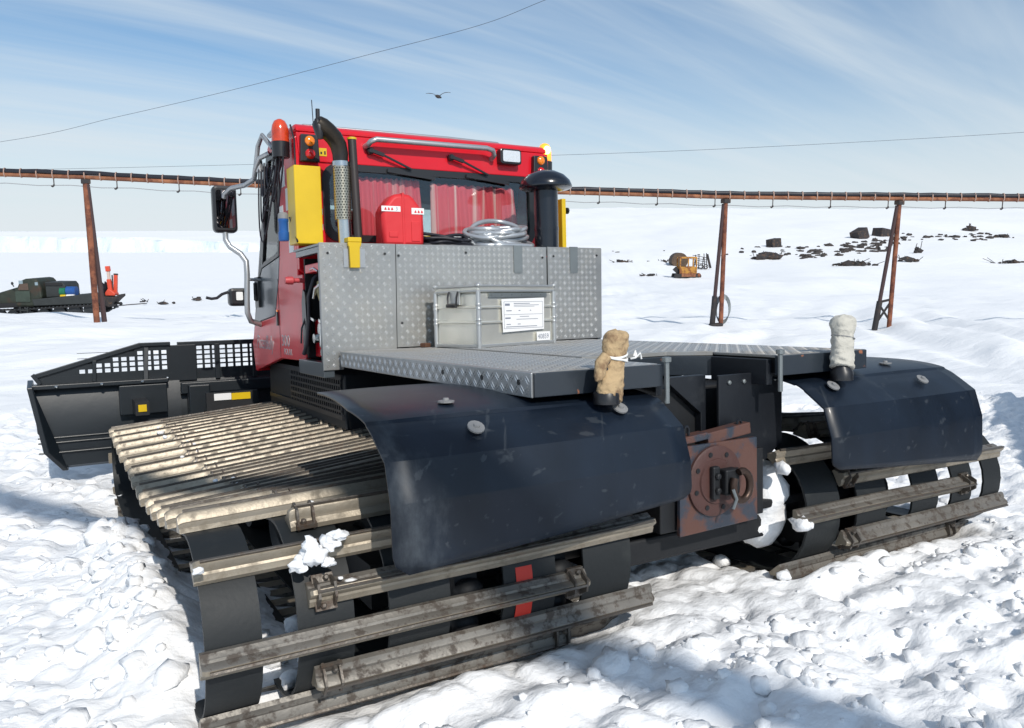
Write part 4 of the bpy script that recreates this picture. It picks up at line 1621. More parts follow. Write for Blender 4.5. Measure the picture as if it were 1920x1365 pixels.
# yellow side boxes
for sgn in (-1, 1):
    xa, xb = (-1.045, -0.872) if sgn < 0 else (0.985, 1.022)
    mb = MB()
    mb.box(xa, xb, 2.72, YB - 0.002, 1.79, 2.285 if sgn < 0 else 2.17)
    bx = part('yellow_box', mb, YELLOW, bevel=0.006)
    if sgn < 0:
        MB().box(-0.871, -0.860, 2.75, 2.78, 1.98, 2.02).build('latch', CHROME, bx)
        MB().box(-0.871, -0.864, 2.74, 2.79, 1.88, 1.92).build('latch', CHROME, bx)
    else:
        MB().lathe([(0.02, 0), (0.02, 0.02), (0.01, 0.05), (0.025, 0.055), (0.025, 0.07)], (1.022, 2.80, 2.09), 'X', 10).build('knob', BLACKPL, bx)
# grab handle
mb = MB()
zz = 2.475
mb.tube([(-0.505, YB - 0.01, zz - 0.005), (-0.50, YB - 0.06, zz + 0.0), (-0.49, YB - 0.085, zz + 0.018), (-0.45, YB - 0.09, zz + 0.035), (0.40, YB - 0.09, zz + 0.042), (0.45, YB - 0.088, zz + 0.030), (0.47, YB - 0.07, zz + 0.0), (0.475, YB - 0.01, zz - 0.02)], 0.019, 10)
part('grab_rail', mb, GALV, smooth=60)
# wipers
for xw in (-0.475, 0.135):
    mb = MB()
    mb.lathe([(0.024, 0), (0.024, -0.035), (0.015, -0.045)], (xw, YB - 0.013, 2.440), 'Y', 14)
    mb.bar((xw, YB - 0.05, 2.440), (xw + 0.09, YB - 0.05, 2.415), 0.022, 0.022)
    mb.bar((xw + 0.09, YB - 0.05, 2.415), (xw + 0.30, YB - 0.035, 2.335), 0.012, 0.012)
    w = part('wiper', mb, BLACKPL)
    MB().bar((xw + 0.12, YB - 0.028, 2.318), (xw + 0.48, YB - 0.028, 2.283), 0.012, 0.022).build('wiper_blade', BLACKPL, w)
# work lamp
mb = MB()
mb.prism(rrect(0.522, 0.702, 2.420, 2.532, 0.02), 'Y', YB - 0.075, YB - 0.013)
wl = part('work_lamp', mb, BLACKPL, bevel=0.005)
LENS = mat('clear_lens', (0.75, 0.77, 0.78), 0.12, 0.3, 0.4, 0.006, 45)
MB().prism(rrect(0.540, 0.686, 2.436, 2.518, 0.012), 'Y', YB - 0.082, YB - 0.0755).build('lamp_glass', LENS, wl)
# beacons
AMBON = mat('lit_amber', (0.9, 0.30, 0.02), 0.2, 0, 0.4, emit=(1.0, 0.32, 0.03), estr=1.3)
BULB = mat('lit_bulb', (1, 0.6, 0.1), 0.3, emit=(1.0, 0.62, 0.12), estr=9)
for sgn in (-1, 1):
    xc = -1.050 if sgn < 0 else 1.018
    zb = 2.475 if sgn < 0 else 2.490
    mb = MB()
    mb.lathe([(0.056, -0.10), (0.058, 0.0), (0.052, 0.005)], (xc, 3.0, zb), 'Z', 20)
    bb = part('beacon', mb, BLACKPL, smooth=40)
    if sgn < 0:
        ORB = ORANGEL
        MB().lathe([(0.056, 0.0), (0.056, 0.075), (0.050, 0.11), (0.036, 0.137), (0.014, 0.150), (0.002, 0.152)], (xc, 3.0, zb), 'Z', 22).build('beacon_lens', ORANGEL, bb, smooth=60)
    else:
        MB().lathe([(0.052, 0.0), (0.052, 0.075), (0.046, 0.11), (0.034, 0.135), (0.014, 0.146), (0.002, 0.148)], (xc, 3.0, zb), 'Z', 22).build('beacon_lens', AMBON, bb, smooth=60)
        MB().ball((xc - 0.012, 2.945, zb + 0.085), (0.030, 0.02, 0.034), 12, 8).build('beacon_flash', BULB, bb, smooth=60)
# roof rails
mb = MB()
mb.tube([(-0.92, 3.05, 2.585), (-0.88, 3.05, 2.610), (0.2, 3.05, 2.618), (0.62, 3.05, 2.612), (0.66, 3.05, 2.585)], 0.012, 8)
mb.tube([(-1.04, 3.10, 2.42), (-1.045, 3.12, 2.52), (-1.03, 3.2, 2.60), (-1.0, 3.5, 2.62)], 0.018, 8)
part('roof_rail', mb, GALV, smooth=60)
# exhaust
mb = MB()
ex0, ex1 = Vector((-0.765, 2.60, 1.76)), Vector((-0.778, 2.60, 2.30))
mb.tube([ex0, ex1], 0.043, 20)
exh = part('exhaust_pipe', mb, CHROME, smooth=40)
PERF = mat('perforated_steel', (0.42, 0.39, 0.31), 0.32, 0.9)


def perforate(m):
    nt = m.node_tree
    b = nt.nodes['Principled BSDF']
    N, L = nt.nodes.new, nt.links.new
    tc = N('ShaderNodeTexCoord')
    sp = N('ShaderNodeSeparateXYZ')
    L(tc.outputs['Object'], sp.inputs[0])

    def M(op, a, c=None):
        q = N('ShaderNodeMath')
        q.operation = op
        for i, t in enumerate((a, c)):
            if t is None:
                continue
            if isinstance(t, (int, float)):
                q.inputs[i].default_value = t
            else:
                L(t, q.inputs[i])
        return q.outputs[0]
    ang = M('MULTIPLY', M('ARCTAN2', sp.outputs['Y'], sp.outputs['X']), 18 / (2 * math.pi))
    row = M('MULTIPLY', sp.outputs['Z'], 1 / 0.0165)
    sh = M('MULTIPLY', M('MODULO', M('FLOOR', row), 2.0), 0.5)
    fx = M('SUBTRACT', M('FRACT', M('ADD', M('ADD', ang, sh), 40.0)), 0.5)
    fz = M('SUBTRACT', M('FRACT', row), 0.5)
    d = M('ADD', M('POWER', M('ABSOLUTE', fx), 2.0), M('POWER', M('ABSOLUTE', fz), 2.0))
    hole = M('LESS_THAN', d, 0.075)
    mx = N('ShaderNodeMix')
    mx.data_type = 'RGBA'
    L(hole, mx.inputs['Factor'])
    mx.inputs['A'].default_value = (0.46, 0.42, 0.33, 1)
    mx.inputs['B'].default_value = (0.01, 0.008, 0.006, 1)
    L(mx.outputs['Result'], b.inputs['Base Color'])
    L(M('SUBTRACT', 0.9, M('MULTIPLY', hole, 0.9)), b.inputs['Metallic'])


perforate(PERF)
mb = MB().lathe([(0.053, 0), (0.053, 0.33)], (0, 0, 0), 'Z', 28)
slv = mb.build('heat_shield', PERF, exh, smooth=40)
slv.location = (-0.774, 2.60, 1.935)
mb = MB().tube([(-0.778, 2.60, 2.27), (-0.778, 2.60, 2.30)], 0.055, 24)
mb.build('shield_collar', CHROME, exh, smooth=40)
BURNT = mat('burnt_pipe', (0.055, 0.045, 0.035), 0.35, 0.8, 0, 0.001, 30, dirt=(0.008, 0.008, 0.010), dscale=4, dlo=0.45, dhi=0.62)
el = [(-0.778, 2.60, 2.29), (-0.778, 2.60, 2.35), (-0.790, 2.595, 2.40), (-0.820, 2.585, 2.445), (-0.865, 2.57, 2.48), (-0.905, 2.56, 2.505), (-0.935, 2.55, 2.53)]
mb = MB().tube(el, [0.046, 0.050, 0.053, 0.055, 0.056, 0.056, 0.040], 18)
mb.build('exhaust_elbow', BURNT, exh, smooth=60)
mb = MB().tube([(-0.92, 2.552, 2.42), (-0.925, 2.55, 2.50), (-0.935, 2.55, 2.545)], [0.020, 0.040, 0.014], 10)
mb.build('rain_flap', BLACKPL, exh, smooth=60)
MB().tube([(-0.915, 2.60, 2.50), (-0.913, 2.60, 2.615)], 0.014, 10).build('flap_stem', BLACKPL, exh, smooth=40)
mb = MB()
mb.tube([(-0.690, 2.56, 1.74), (-0.705, 2.58, 2.44)], 0.027, 14)
bp_ = part('drain_pipe', mb, mat('dark_brown_tube', (0.030, 0.022, 0.020), 0.45), smooth=40)
MB().lathe([(0.030, 0), (0.030, 0.012), (0.02, 0.016)], (-0.705, 2.58, 2.44), 'Z', 14).build('pipe_cap', YELLOW, bp_, smooth=30)
MB().tube([(-0.84, 2.95, 2.60), (-0.845, 2.95, 2.76)], 0.003, 6).build('antenna', BLACKPL, G)
# intake snorkel
mb = MB()
mb.lathe([(0.086, 1.755), (0.086, 2.20)], (0.700, 2.50, 0), 'Z', 28)
sn = part('intake_snorkel', mb, SNORK, smooth=40)
MB().lathe([(0.075, 2.175), (0.172, 2.192), (0.188, 2.200), (0.190, 2.215), (0.175, 2.250), (0.135, 2.290), (0.075, 2.318), (0.005, 2.328)], (0.700, 2.50, 0), 'Z', 32).build('rain_cap', SNORK, sn, smooth=50)
MB().lathe([(0.089, 1.90), (0.089, 1.92)], (0.700, 2.50, 0), 'Z', 28).build('clamp_band', SNORK, sn, smooth=40)
# mirrors and lamp on tubular arms
mb = MB()
mb.tube([(-1.0, 3.52, 2.50), (-1.06, 3.58, 2.47), (-1.08, 3.62, 2.40), (-1.075, 3.7, 2.34), (-1.11, 3.85, 2.315), (-1.18, 4.0, 2.31), (-1.215, 4.08, 2.28), (-1.22, 4.1, 2.25)], 0.019, 10)
mb.tube([(-1.0, 3.42, 2.52), (-1.05, 3.50, 2.62), (-1.06, 3.60, 2.56), (-1.08, 3.62, 2.40)], 0.017, 10)
mb.tube([(-1.215, 4.14, 2.0), (-1.215, 4.14, 1.93), (-1.19, 4.12, 1.875), (-1.12, 4.08, 1.82), (-1.085, 4.06, 1.76), (-1.085, 4.05, 1.66), (-1.095, 4.05, 1.45), (-1.095, 4.05, 1.36), (-1.07, 4.06, 1.295), (-0.98, 4.10, 1.265)], 0.022, 10)
mb.tube([(-1.088, 4.05, 1.62), (-0.98, 4.05, 1.615)], 0.012, 8)
mb.tube([(-1.05, 3.62, 2.38), (-1.06, 3.62, 2.46)], 0.030, 10)
arm = part('mirror_arm', mb, GALV, smooth=60)
mb = MB()
mb.prism(rrect(-1.302, -1.122, 1.985, 2.345, 0.035), 'Y', 4.11, 4.20)
mir = part('side_mirror', mb, BLACKPL, bevel=0.02)
MIRG = mat('mirror_glass', (0.35, 0.33, 0.34), 0.03, 1.0)
MB().prism(rrect(-1.280, -1.142, 2.02, 2.31, 0.022), 'Y', 4.1075, 4.1095).build('mirror_glass', MIRG, mir)
mb = MB()
mb.prism(rrect(-1.215, -1.060, 1.415, 1.555, 0.03), 'Y', 4.10, 4.20)
fl = part('side_lamp', mb, BLACKPL, bevel=0.02)
MB().prism(rrect(-1.165, -1.115, 1.46, 1.525, 0.008), 'Y', 4.094, 4.099).build('rating_label', WHITE, fl)
MB().tube([(-1.215, 4.15, 1.525), (-1.26, 4.15, 1.51), (-1.30, 4.15, 1.48), (-1.34, 4.15, 1.475), (-1.38, 4.15, 1.485)], 0.011, 6).build('lamp_strap', HOSEB, fl)
# dangling cables
mb = MB()
rd = random.Random(5)
for k in range(7):
    x0, z0 = -0.995 - rd.random() * 0.03, 2.50 - rd.random() * 0.05
    y0 = 2.99 - rd.random() * 0.03
    dep = 0.24 + 0.06 * k
    ye = 3.55 + rd.uniform(-0.1, 0.08)
    pts = []
    for t in np.linspace(0, 1, 16):
        y = y0 + (ye - y0) * t
        z = z0 * (1 - t) + 2.42 * t - dep * 4 * t * (1 - t) * (0.9 + 0.15 * math.sin(5 * t + k))
        pts.append((-1.01 - 0.07 * math.sin(math.pi * t) - 0.008 * k, y, z))
    mb.tube(pts, 0.0055, 6)
mb.tube([(-1.0, 2.93, 2.58), (-0.985, 2.90, 2.48), (-0.985, 2.90, 2.10), (-0.99, 2.895, 2.0), (-1.03, 2.86, 1.97)], 0.006, 6)
mb.tube([(-1.05, 2.85, 1.97), (-1.03, 2.84, 1.90), (-1.045, 2.70, 1.80)], 0.006, 6)
for k in range(5):
    y0, y1 = 2.93 + 0.02 * k, 3.22 + 0.05 * k
    zb = 2.00 + 0.05 * ((k * 2) % 5)
    pts = [(-1.045 - 0.01 * k - 0.03 * math.sin(math.pi * t), y0 + (y1 - y0) * t + 0.02 * math.sin(6 * t + k), 2.44 * (1 - t) + 2.36 * t - (2.40 - zb) * math.sin(math.pi * t) ** 0.8) for t in np.linspace(0, 1, 18)]
    mb.tube(pts, 0.006, 6)
part('cable_bundle', mb, HOSEB, smooth=60)
mb = MB()
mb.lathe([(0.030, 0), (0.034, 0.01), (0.034, 0.055), (0.030, 0.06), (0.030, 0.12), (0.033, 0.125), (0.033, 0.14)], (-1.105, 2.80, 1.81), 'Z', 16)
pg = part('power_plug', mb, BLUEP, smooth=35)
MB().lathe([(0.033, 0), (0.033, 0.028), (0.022, 0.04)], (-1.105, 2.80, 1.951), 'Z', 16).build('plug_ring', GREYPL, pg, smooth=35)
# checkered flag decal and lettering on the left side
for k, (ya, za, yb2, zb2) in enumerate(((3.10, 1.90, 3.25, 2.02), (3.26, 2.02, 3.36, 2.10), (3.06, 2.05, 3.18, 2.20), (3.18, 2.22, 3.30, 2.36), (3.02, 1.76, 3.14, 1.86))):
    MB().box(-CWX - 0.0015, -CWX, ya, yb2, za, zb2).build('white_decal', WHITE, cab)
LETTER = mat('silver_lettering', (0.40, 0.34, 0.35), 0.4, 0.2)


def side_text(txt, size, y, z, shear=0.0, xs=1.0):
    m = Matrix(((0, 0, -1, -CWX - 0.001), (-1, 0, 0, y), (0, 1, 0, z), (0, 0, 0, 1)))
    return text_part(txt, size, LETTER, cab, m, 'lettering', shear, 0.001, xs)


side_text('PistenBully', 0.155, 4.27, 1.075, 0.35, 0.82)
side_text('300', 0.115, 3.46, 1.115, 0.0, 1.35)
side_text('POLAR', 0.062, 3.40, 1.055, 0.0, 1.15)

# ---- front blade
YBL = 5.0


def perforated(mb, x0, x1, z0, z1, y0, y1, nx, nz, hole=0.70, skip=None):
    """plate with square holes, built of bars between the holes"""
    px, pz = (x1 - x0) / nx, (z1 - z0) / nz
    bx, bz = px * (1 - hole), pz * (1 - hole)
    for i in range(nx + 1):
        xc = x0 + i * px
        mb.box(xc - bx / 2, xc + bx / 2, y0, y1, z0, z1)
    for j in range(nz + 1):
        zc = z0 + j * pz
        mb.box(x0, x1, y0 + 0.0012, y1 - 0.0012, zc - bz / 2, zc + bz / 2)
    if skip:
        for i in range(nx):
            for j in range(nz):
                if skip(x0 + (i + 0.5) * px, z0 + (j + 0.5) * pz):
                    mb.box(x0 + i * px, x0 + (i + 1) * px, y0 + 0.002, y1 - 0.002, z0 + j * pz, z0 + (j + 1) * pz)


def slant(p):
    """the lower outer corner of a wing is cut back"""
    if abs(p[0]) > 2.4 and p[2] < 0.5:
        return (p[0] - math.copysign(0.20 * ((0.5 - p[2]) / 0.36) ** 1.5, p[0]), p[1], p[2])
    return p


def blade():
    mb = MB()
    # curved mould board of the centre part
    prof = [(YBL + 0.05, 0.14), (YBL - 0.02, 0.18), (YBL - 0.06, 0.40), (YBL - 0.05, 0.62), (YBL, 0.80), (YBL + 0.02, 0.80), (YBL - 0.02, 0.62), (YBL - 0.03, 0.40), (YBL + 0.01, 0.2), (YBL + 0.08, 0.15)]
    mb.prism(prof, 'X', -1.50, 1.50)
    b = part('snow_blade', mb, BLADEP, smooth=30)
    g = MB()
    perforated(g, -1.42, 1.42, 0.885, 1.09, YBL, YBL + 0.012, 44, 5)
    g.box(-1.50, 1.50, YBL - 0.002, YBL + 0.014, 0.80, 0.885)
    g.build('spill_guard', BLADEP, b)
    f = MB()
    f.box(-1.50, 1.50, YBL - 0.02, YBL + 0.03, 1.09, 1.125)
    for xx in (-1.47, -1.18, -0.86, 0.86, 1.18, 1.47):
        w = 0.115 if abs(xx) > 1.4 else 0.02
        f.box(xx - w, xx + w, YBL - 0.025, YBL + 0.005, 0.79, 1.10)
    f.build('guard_frame', BLADEP, b, bevel=0.004)
    h = MB()
    h.box(-1.50, 1.50, YBL - 0.12, YBL - 0.06, 0.68, 0.78)
    h.box(-1.45, -1.28, YBL - 0.20, YBL - 0.03, 0.45, 0.76)
    h.box(1.28, 1.45, YBL - 0.20, YBL - 0.03, 0.45, 0.76)
    h.box(-0.7, 0.7, YBL - 0.35, YBL - 0.05, 0.35, 0.70)
    h.build('blade_crossbeam', BLADEP, b, bevel=0.01)
    for sgn in (-1, 1):
        w = MB()
        prof = [(YBL - 0.02, 0.14), (YBL - 0.10, 0.17), (YBL - 0.12, 0.45), (YBL - 0.10, 0.66), (YBL - 0.06, 0.80), (YBL - 0.02, 0.80), (YBL - 0.05, 0.66), (YBL - 0.07, 0.45), (YBL - 0.04, 0.2)]
        xa, xb = sorted((1.505 * sgn, 2.58 * sgn))
        w.prism(prof, 'X', xa, xb)
        w.v = [slant(p) for p in w.v]
        wg = w.build('blade_wing', BLADEP, b, smooth=30)
        e = MB()
        xa, xb = sorted((2.58 * sgn, 2.62 * sgn))
        e.prism([(YBL - 0.22, 0.82), (YBL + 0.10, 0.86), (YBL + 0.12, 0.30), (YBL + 0.04, 0.12), (YBL - 0.10, 0.13), (YBL - 0.22, 0.30)], 'X', xa, xb)
        e.v = [slant(p) for p in e.v]
        e.build('wing_end_plate', BLADEP, wg, bevel=0.006)
        t = MB()
        xa, xb = sorted((1.60 * sgn, 2.60 * sgn))
        t.box(xa, xb, YBL - 0.16, YBL + 0.02, 0.795, 0.83)
        xa, xb = sorted((1.62 * sgn, 1.98 * sgn))
        t.box(xa, xb, YBL - 0.20, YBL - 0.08, 0.55, 0.79)
        for zz in (0.28, 0.36, 0.40):
            xa, xb = sorted((1.72 * sgn, 2.57 * sgn))
            t.box(xa, xb, YBL - 0.135, YBL - 0.11, zz, zz + 0.012)
        t.build('wing_beam', BLADEP, wg, bevel=0.006)
        for xx in (2.42, 2.10, 1.80):
            MB().lathe([(0.014, 0), (0.014, -0.02), (0.006, -0.03)], (xx * sgn, YBL - 0.16, 0.812), 'Y', 8).build('bolt', CHROME, wg)

        def top(x):
            a = abs(x)
            return 1.115 if a < 1.78 else 1.115 - (a - 1.78) * 0.29

        def skip(x, z):
            return z + 0.03 > top(x) - 0.045 or z < 0.905 and abs(x) > 2.32
        g = MB()
        xa, xb = sorted((1.58 * sgn, 2.32 * sgn))
        if True:
            px = 0.062
            cols = int((2.32 - 1.58) / px)
            for i in range(cols + 1):
                xc = 1.58 + i * px
                zt = top(xc)
                g.box(*sorted((sgn * (xc - 0.011), sgn * (xc + 0.011))), YBL - 0.03, YBL - 0.018, 0.88, zt)
            for j in range(5):
                zc = 0.885 + j * 0.044
                for i in range(cols):
                    xc = 1.58 + (i + 0.5) * px
                    if zc + 0.05 > top(xc + px / 2) - 0.02:
                        g.box(*sorted((sgn * (xc - px / 2), sgn * (xc + px / 2))), YBL - 0.028, YBL - 0.020, zc, max(top(xc + px / 2), zc + 0.004))
                    else:
                        g.box(*sorted((sgn * (xc - px / 2), sgn * (xc + px / 2))), YBL - 0.029, YBL - 0.019, zc, zc + 0.013)
        g.prism([(sgn * 1.58, 0.83), (sgn * 2.55, 0.83), (sgn * 2.55, 0.885), (sgn * 1.58, 0.885)], 'Y', YBL - 0.031, YBL - 0.017)
        g.prism([(sgn * 2.27, 0.885), (sgn * 2.55, 0.885), (sgn * 2.52, 0.905), (sgn * 2.27, top(2.27))], 'Y', YBL - 0.027, YBL - 0.021)
        g.build('wing_guard', BLADEP, wg)
        f = MB()
        f.bar((sgn * 1.56, YBL - 0.024, 1.115), (sgn * 1.80, YBL - 0.024, 1.115), 0.05, 0.03)
        f.bar((sgn * 1.79, YBL - 0.024, 1.115), (sgn * 2.56, YBL - 0.024, 0.895), 0.05, 0.035)
        f.bar((sgn * 1.75, YBL - 0.05, 1.09), (sgn * 1.78, YBL - 0.12, 0.66), 0.035, 0.02)
        f.bar((sgn * 2.14, YBL - 0.05, 1.0), (sgn * 2.15, YBL - 0.05, 0.83), 0.03, 0.02)
        f.bar((sgn * 2.53, YBL - 0.03, 0.83), (sgn * 2.58, YBL - 0.03, 0.91), 0.05, 0.03)
        f.build('wing_guard_frame', BLADEP, wg, bevel=0.003)
    for (x0, x1, z, m, nm) in ((-1.30, -1.165, 0.645, WHITE, 'white_sticker'), (-1.163, -1.01, 0.642, YELLOW, 'yellow_sticker'), (-1.87, -1.81, 0.60, YELLOW, 'yellow_sticker')):
        MB().box(x0, x1, 4.50, 4.506, z, z + 0.055).build(nm, m, b)
    MB().box(-1.36, -0.95, 4.507, 4.55, 0.56, 0.71).build('front_crossmember', DARK, b)
    MB().box(-1.89, -1.79, 4.507, 4.90, 0.57, 0.68).build('sticker_bracket', DARK, b)
    return b


blade()

# ------------------------------------------------------------------ loads on the machine
# aluminium transport case
CANG = math.atan2(0.163, 0.63)
case = thing('transport_case', 'dented aluminium transport case with paper label standing on the cargo deck', 'case', on_vehicle(-0.255, 1.765, 1.117, CANG))
L_, D_, H_ = 0.650, 0.395, 0.372
mb = MB()
mb.box(0.006, L_ - 0.006, 0.006, D_ - 0.006, 0.004, H_ - 0.045)
mb.build('body', ALU, case, bevel=0.012)
mb = MB()
mb.box(-0.004, L_ + 0.004, -0.004, D_ + 0.004, H_ - 0.034, H_ - 0.010)
mb.box(0.002, L_ - 0.002, 0.002, D_ - 0.002, H_ - 0.046, H_ - 0.0345)
lid = mb.build('lid', ALU, case, bevel=0.008)
mb = MB()
for (a, b) in (((0, 0), (L_, 0)), ((0, 0), (0, D_)), ((L_, 0), (L_, D_)), ((0, D_), (L_, D_))):
    mb.bar((a[0], a[1], H_ - 0.036), (b[0], b[1], H_ - 0.036), 0.016, 0.012)
    mb.bar((a[0], a[1], H_ - 0.006), (b[0], b[1], H_ - 0.006), 0.022, 0.012)
    mb.bar((a[0], a[1], 0.010), (b[0], b[1], 0.010), 0.018, 0.018)
mb.build('rim', ALUR, case, bevel=0.003)
for (a, b) in ((0, 0), (L_, 0), (0, D_), (L_, D_)):
    mb = MB()
    mb.tube([(a, b, 0.0), (a, b, H_ - 0.04)], 0.014, 12)
    for zz in (0.135, 0.16, 0.225, 0.25):
        mb.lathe([(0.017, 0), (0.019, 0.006), (0.017, 0.012)], (a, b, zz), 'Z', 12)
    mb.ball((a, b, H_ - 0.004), (0.018, 0.018, 0.014), 10, 6)
    mb.build('corner_post', ALUR, case, smooth=40)
mb = MB()
for zz in (0.150, 0.240):
    mb.bar((0.0, -0.001, zz), (L_, -0.001, zz), 0.012, 0.014)
    mb.bar((-0.001, 0.0, zz), (-0.001, D_, zz), 0.012, 0.014)
mb.build('stiffening_bead', ALU, case, bevel=0.004)
mb = MB()
mb.bar((0.08, -0.001, H_ - 0.062), (L_ - 0.07, -0.001, H_ - 0.062), 0.012, 0.024)
for k in range(6):
    mb.lathe([(0.004, 0), (0.003, -0.004)], (0.10 + 0.085 * k, -0.007, H_ - 0.06), 'Y', 8)
mb.build('hinge_strip', STEELG, case)
mb = MB()
mb.box(-0.010, 0.004, 0.16, 0.25, 0.255, 0.345)
hd = mb.build('handle_plate', ALUR, case, bevel=0.004)
mb = MB()
mb.tube([(-0.014, 0.165, 0.335), (-0.026, 0.165, 0.30), (-0.028, 0.168, 0.255), (-0.028, 0.245, 0.255), (-0.026, 0.248, 0.30), (-0.014, 0.248, 0.335)], 0.006, 8)
mb.tube([(-0.029, 0.165, 0.252), (-0.029, 0.248, 0.252)], 0.013, 10)
mb.build('carry_handle', BLACKPL, case, smooth=50)
pp = MB()
pp.prism([(0.185, 0.085), (0.545, 0.095), (0.550, 0.292), (0.178, 0.285)], 'Y', -0.0115, -0.0095)
pap = pp.build('paper_label', PAPER, case)
ink = MB()
for (x0, x1, z0, z1) in ((0.195, 0.535, 0.268, 0.270), (0.195, 0.535, 0.190, 0.192), (0.195, 0.535, 0.106, 0.108), (0.195, 0.197, 0.106, 0.270), (0.533, 0.535, 0.106, 0.270),
                         (0.205, 0.245, 0.245, 0.258), (0.28, 0.42, 0.256, 0.260), (0.28, 0.50, 0.246, 0.249), (0.28, 0.46, 0.238, 0.240), (0.215, 0.26, 0.212, 0.217), (0.32, 0.335, 0.212, 0.217),
                         (0.42, 0.43, 0.212, 0.217), (0.33, 0.41, 0.176, 0.179), (0.205, 0.25, 0.166, 0.174), (0.30, 0.49, 0.160, 0.163), (0.215, 0.25, 0.130, 0.134), (0.31, 0.335, 0.130, 0.134), (0.21, 0.48, 0.115, 0.119)):
    ink.box(x0, x1, -0.0126, -0.0118, z0, z1)
ink.build('label_print', INK, case)
pp = MB()
pp.box(0.478, 0.600, -0.0115, -0.0095, 0.022, 0.078)
pp.build('number_label', PAPER, case)
text_part('40859', 0.044, INK, case, Matrix(((1, 0, 0, 0.486), (0, 0, -1, -0.0120), (0, 1, 0, 0.034), (0, 0, 0, 1))), 'case_number', 0, 0.0004, 0.92)
# small wooden chock beside the case
mb = MB()
mb.box(-0.03, 0.02, -0.02, 0.03, 0, 0.028)
chk = mb.build('wooden_chock', mat('brown_wood', (0.10, 0.045, 0.025), 0.8), None, bevel=0.006)
chk.matrix_world = on_vehicle(-0.385, 2.235, 1.113, 0.4)
tag(chk, 'small brown wooden chock at the left foot of the aluminium case', 'chock')

# red jerrycan
jc = thing('jerrycan', 'red plastic fuel can standing in front of the cab rear window', 'fuel can', on_vehicle(-0.425, 2.52, 1.762, -0.05))
mb = MB()
prof = [(-0.140, 0.02), (-0.125, 0.0), (0.125, 0.0), (0.140, 0.02), (0.142, 0.215), (0.120, 0.255), (0.075, 0.312), (0.050, 0.330), (0.0, 0.336), (-0.050, 0.330), (-0.078, 0.312), (-0.122, 0.258), (-0.142, 0.218)]
mb.prism(prof, 'Y', -0.085, 0.085)
mb.build('can_body', CANRED, jc, bevel=0.028, smooth=50)
mb = MB()
mb.prism([(-0.009, 0.01), (0.009, 0.01), (0.009, 0.340), (-0.009, 0.340)], 'Y', -0.089, 0.089)
mb.build('seam_rib', CANRED, jc, bevel=0.005)
MB().box(-0.10, -0.04, -0.090, -0.080, 0.055, 0.09).build('moulded_panel', CANRED, jc, bevel=0.004)
MB().box(0.05, 0.11, -0.090, -0.080, 0.03, 0.16).build('moulded_panel', CANRED, jc, bevel=0.004)
for x0, x1, z0, z1, tilt in ((-0.146, -0.020, 0.218, 0.252, 0), (0.055, 0.140, 0.205, 0.245, 0)):
    mb = MB()
    mb.box(x0, x1, -0.088, -0.0862, z0, z1)
    sk = mb.build('hazard_sticker', WHITE, jc)
    for k in range(3):
        xx = x0 + 0.018 + 0.022 * k
        MB().prism([(xx, z0 + 0.008), (xx + 0.016, z0 + 0.008), (xx + 0.013, z0 + 0.020), (xx + 0.008, z0 + 0.027), (xx + 0.003, z0 + 0.020)], 'Y', -0.0892, -0.0884).build('flame_mark', CANRED, sk)
    if x0 < 0:
        text_part('3', 0.034, INK, sk, Matrix(((1, 0, 0, x1 - 0.034), (0, 0, -1, -0.0885), (0, 1, 0, z0 + 0.006), (0, 0, 0, 1))), 'sticker_number', 0, 0.0004)


def coil(name, label, cat, m, loc, loops, rx, ry, r, seed, height, extra=None):
    t = thing(name, label, cat, on_vehicle(*loc))
    rd = random.Random(seed)
    for k in range(loops):
        mb = MB()
        a0 = rd.uniform(0, 6.28)
        ax, ay = rx * rd.uniform(0.82, 1.05), ry * rd.uniform(0.8, 1.05)
        ox, oy = rd.uniform(-0.03, 0.03), rd.uniform(-0.03, 0.03)
        zb = r + height * k / max(1, loops - 1)
        tl = 0.5 if loops > 9 else 0.15
        tx, ty = rd.uniform(-tl, tl) * 0.5, rd.uniform(-0.2, tl * 1.2)
        pts = []
        for j in range(40):
            a = a0 + 2 * math.pi * j / 40
            x, y = ax * math.cos(a) + ox, ay * math.sin(a) + oy
            pts.append((x + 0.012 * math.sin(3 * a + k), y + 0.01 * math.cos(4 * a + 2 * k), max(r, zb + tx * x + ty * y + 0.012 * math.sin(2 * a + k * 1.7))))
        mb.tube(pts, r, 10, closed=True)
        mb.build('hose_loop', m, t, smooth=80)
    if extra:
        for pts in extra:
            MB().tube(pts, r, 10).build('hose_end', m, t, smooth=80)
    return t


coil('coiled_hose', 'coil of silver hose heaped on top of the tread plate box', 'hose', SILVERH, (0.315, 2.54, 1.760), 11, 0.215, 0.15, 0.0165, 4, 0.13,
     [[(-0.16, -0.10, 0.09), (-0.10, -0.15, 0.045), (-0.02, -0.16, 0.02), (0.02, -0.15, 0.018)], [(0.02, 0.05, 0.10), (-0.03, 0.0, 0.135), (-0.06, -0.04, 0.15)], [(-0.18, -0.03, 0.03), (-0.26, -0.05, 0.055), (-0.34, -0.05, 0.075), (-0.42, -0.03, 0.06)]])
coil('coiled_cable', 'coil of black cable lying beside the red fuel can', 'cable', HOSEB, (-0.085, 2.53, 1.760), 9, 0.185, 0.12, 0.0105, 9, 0.062)


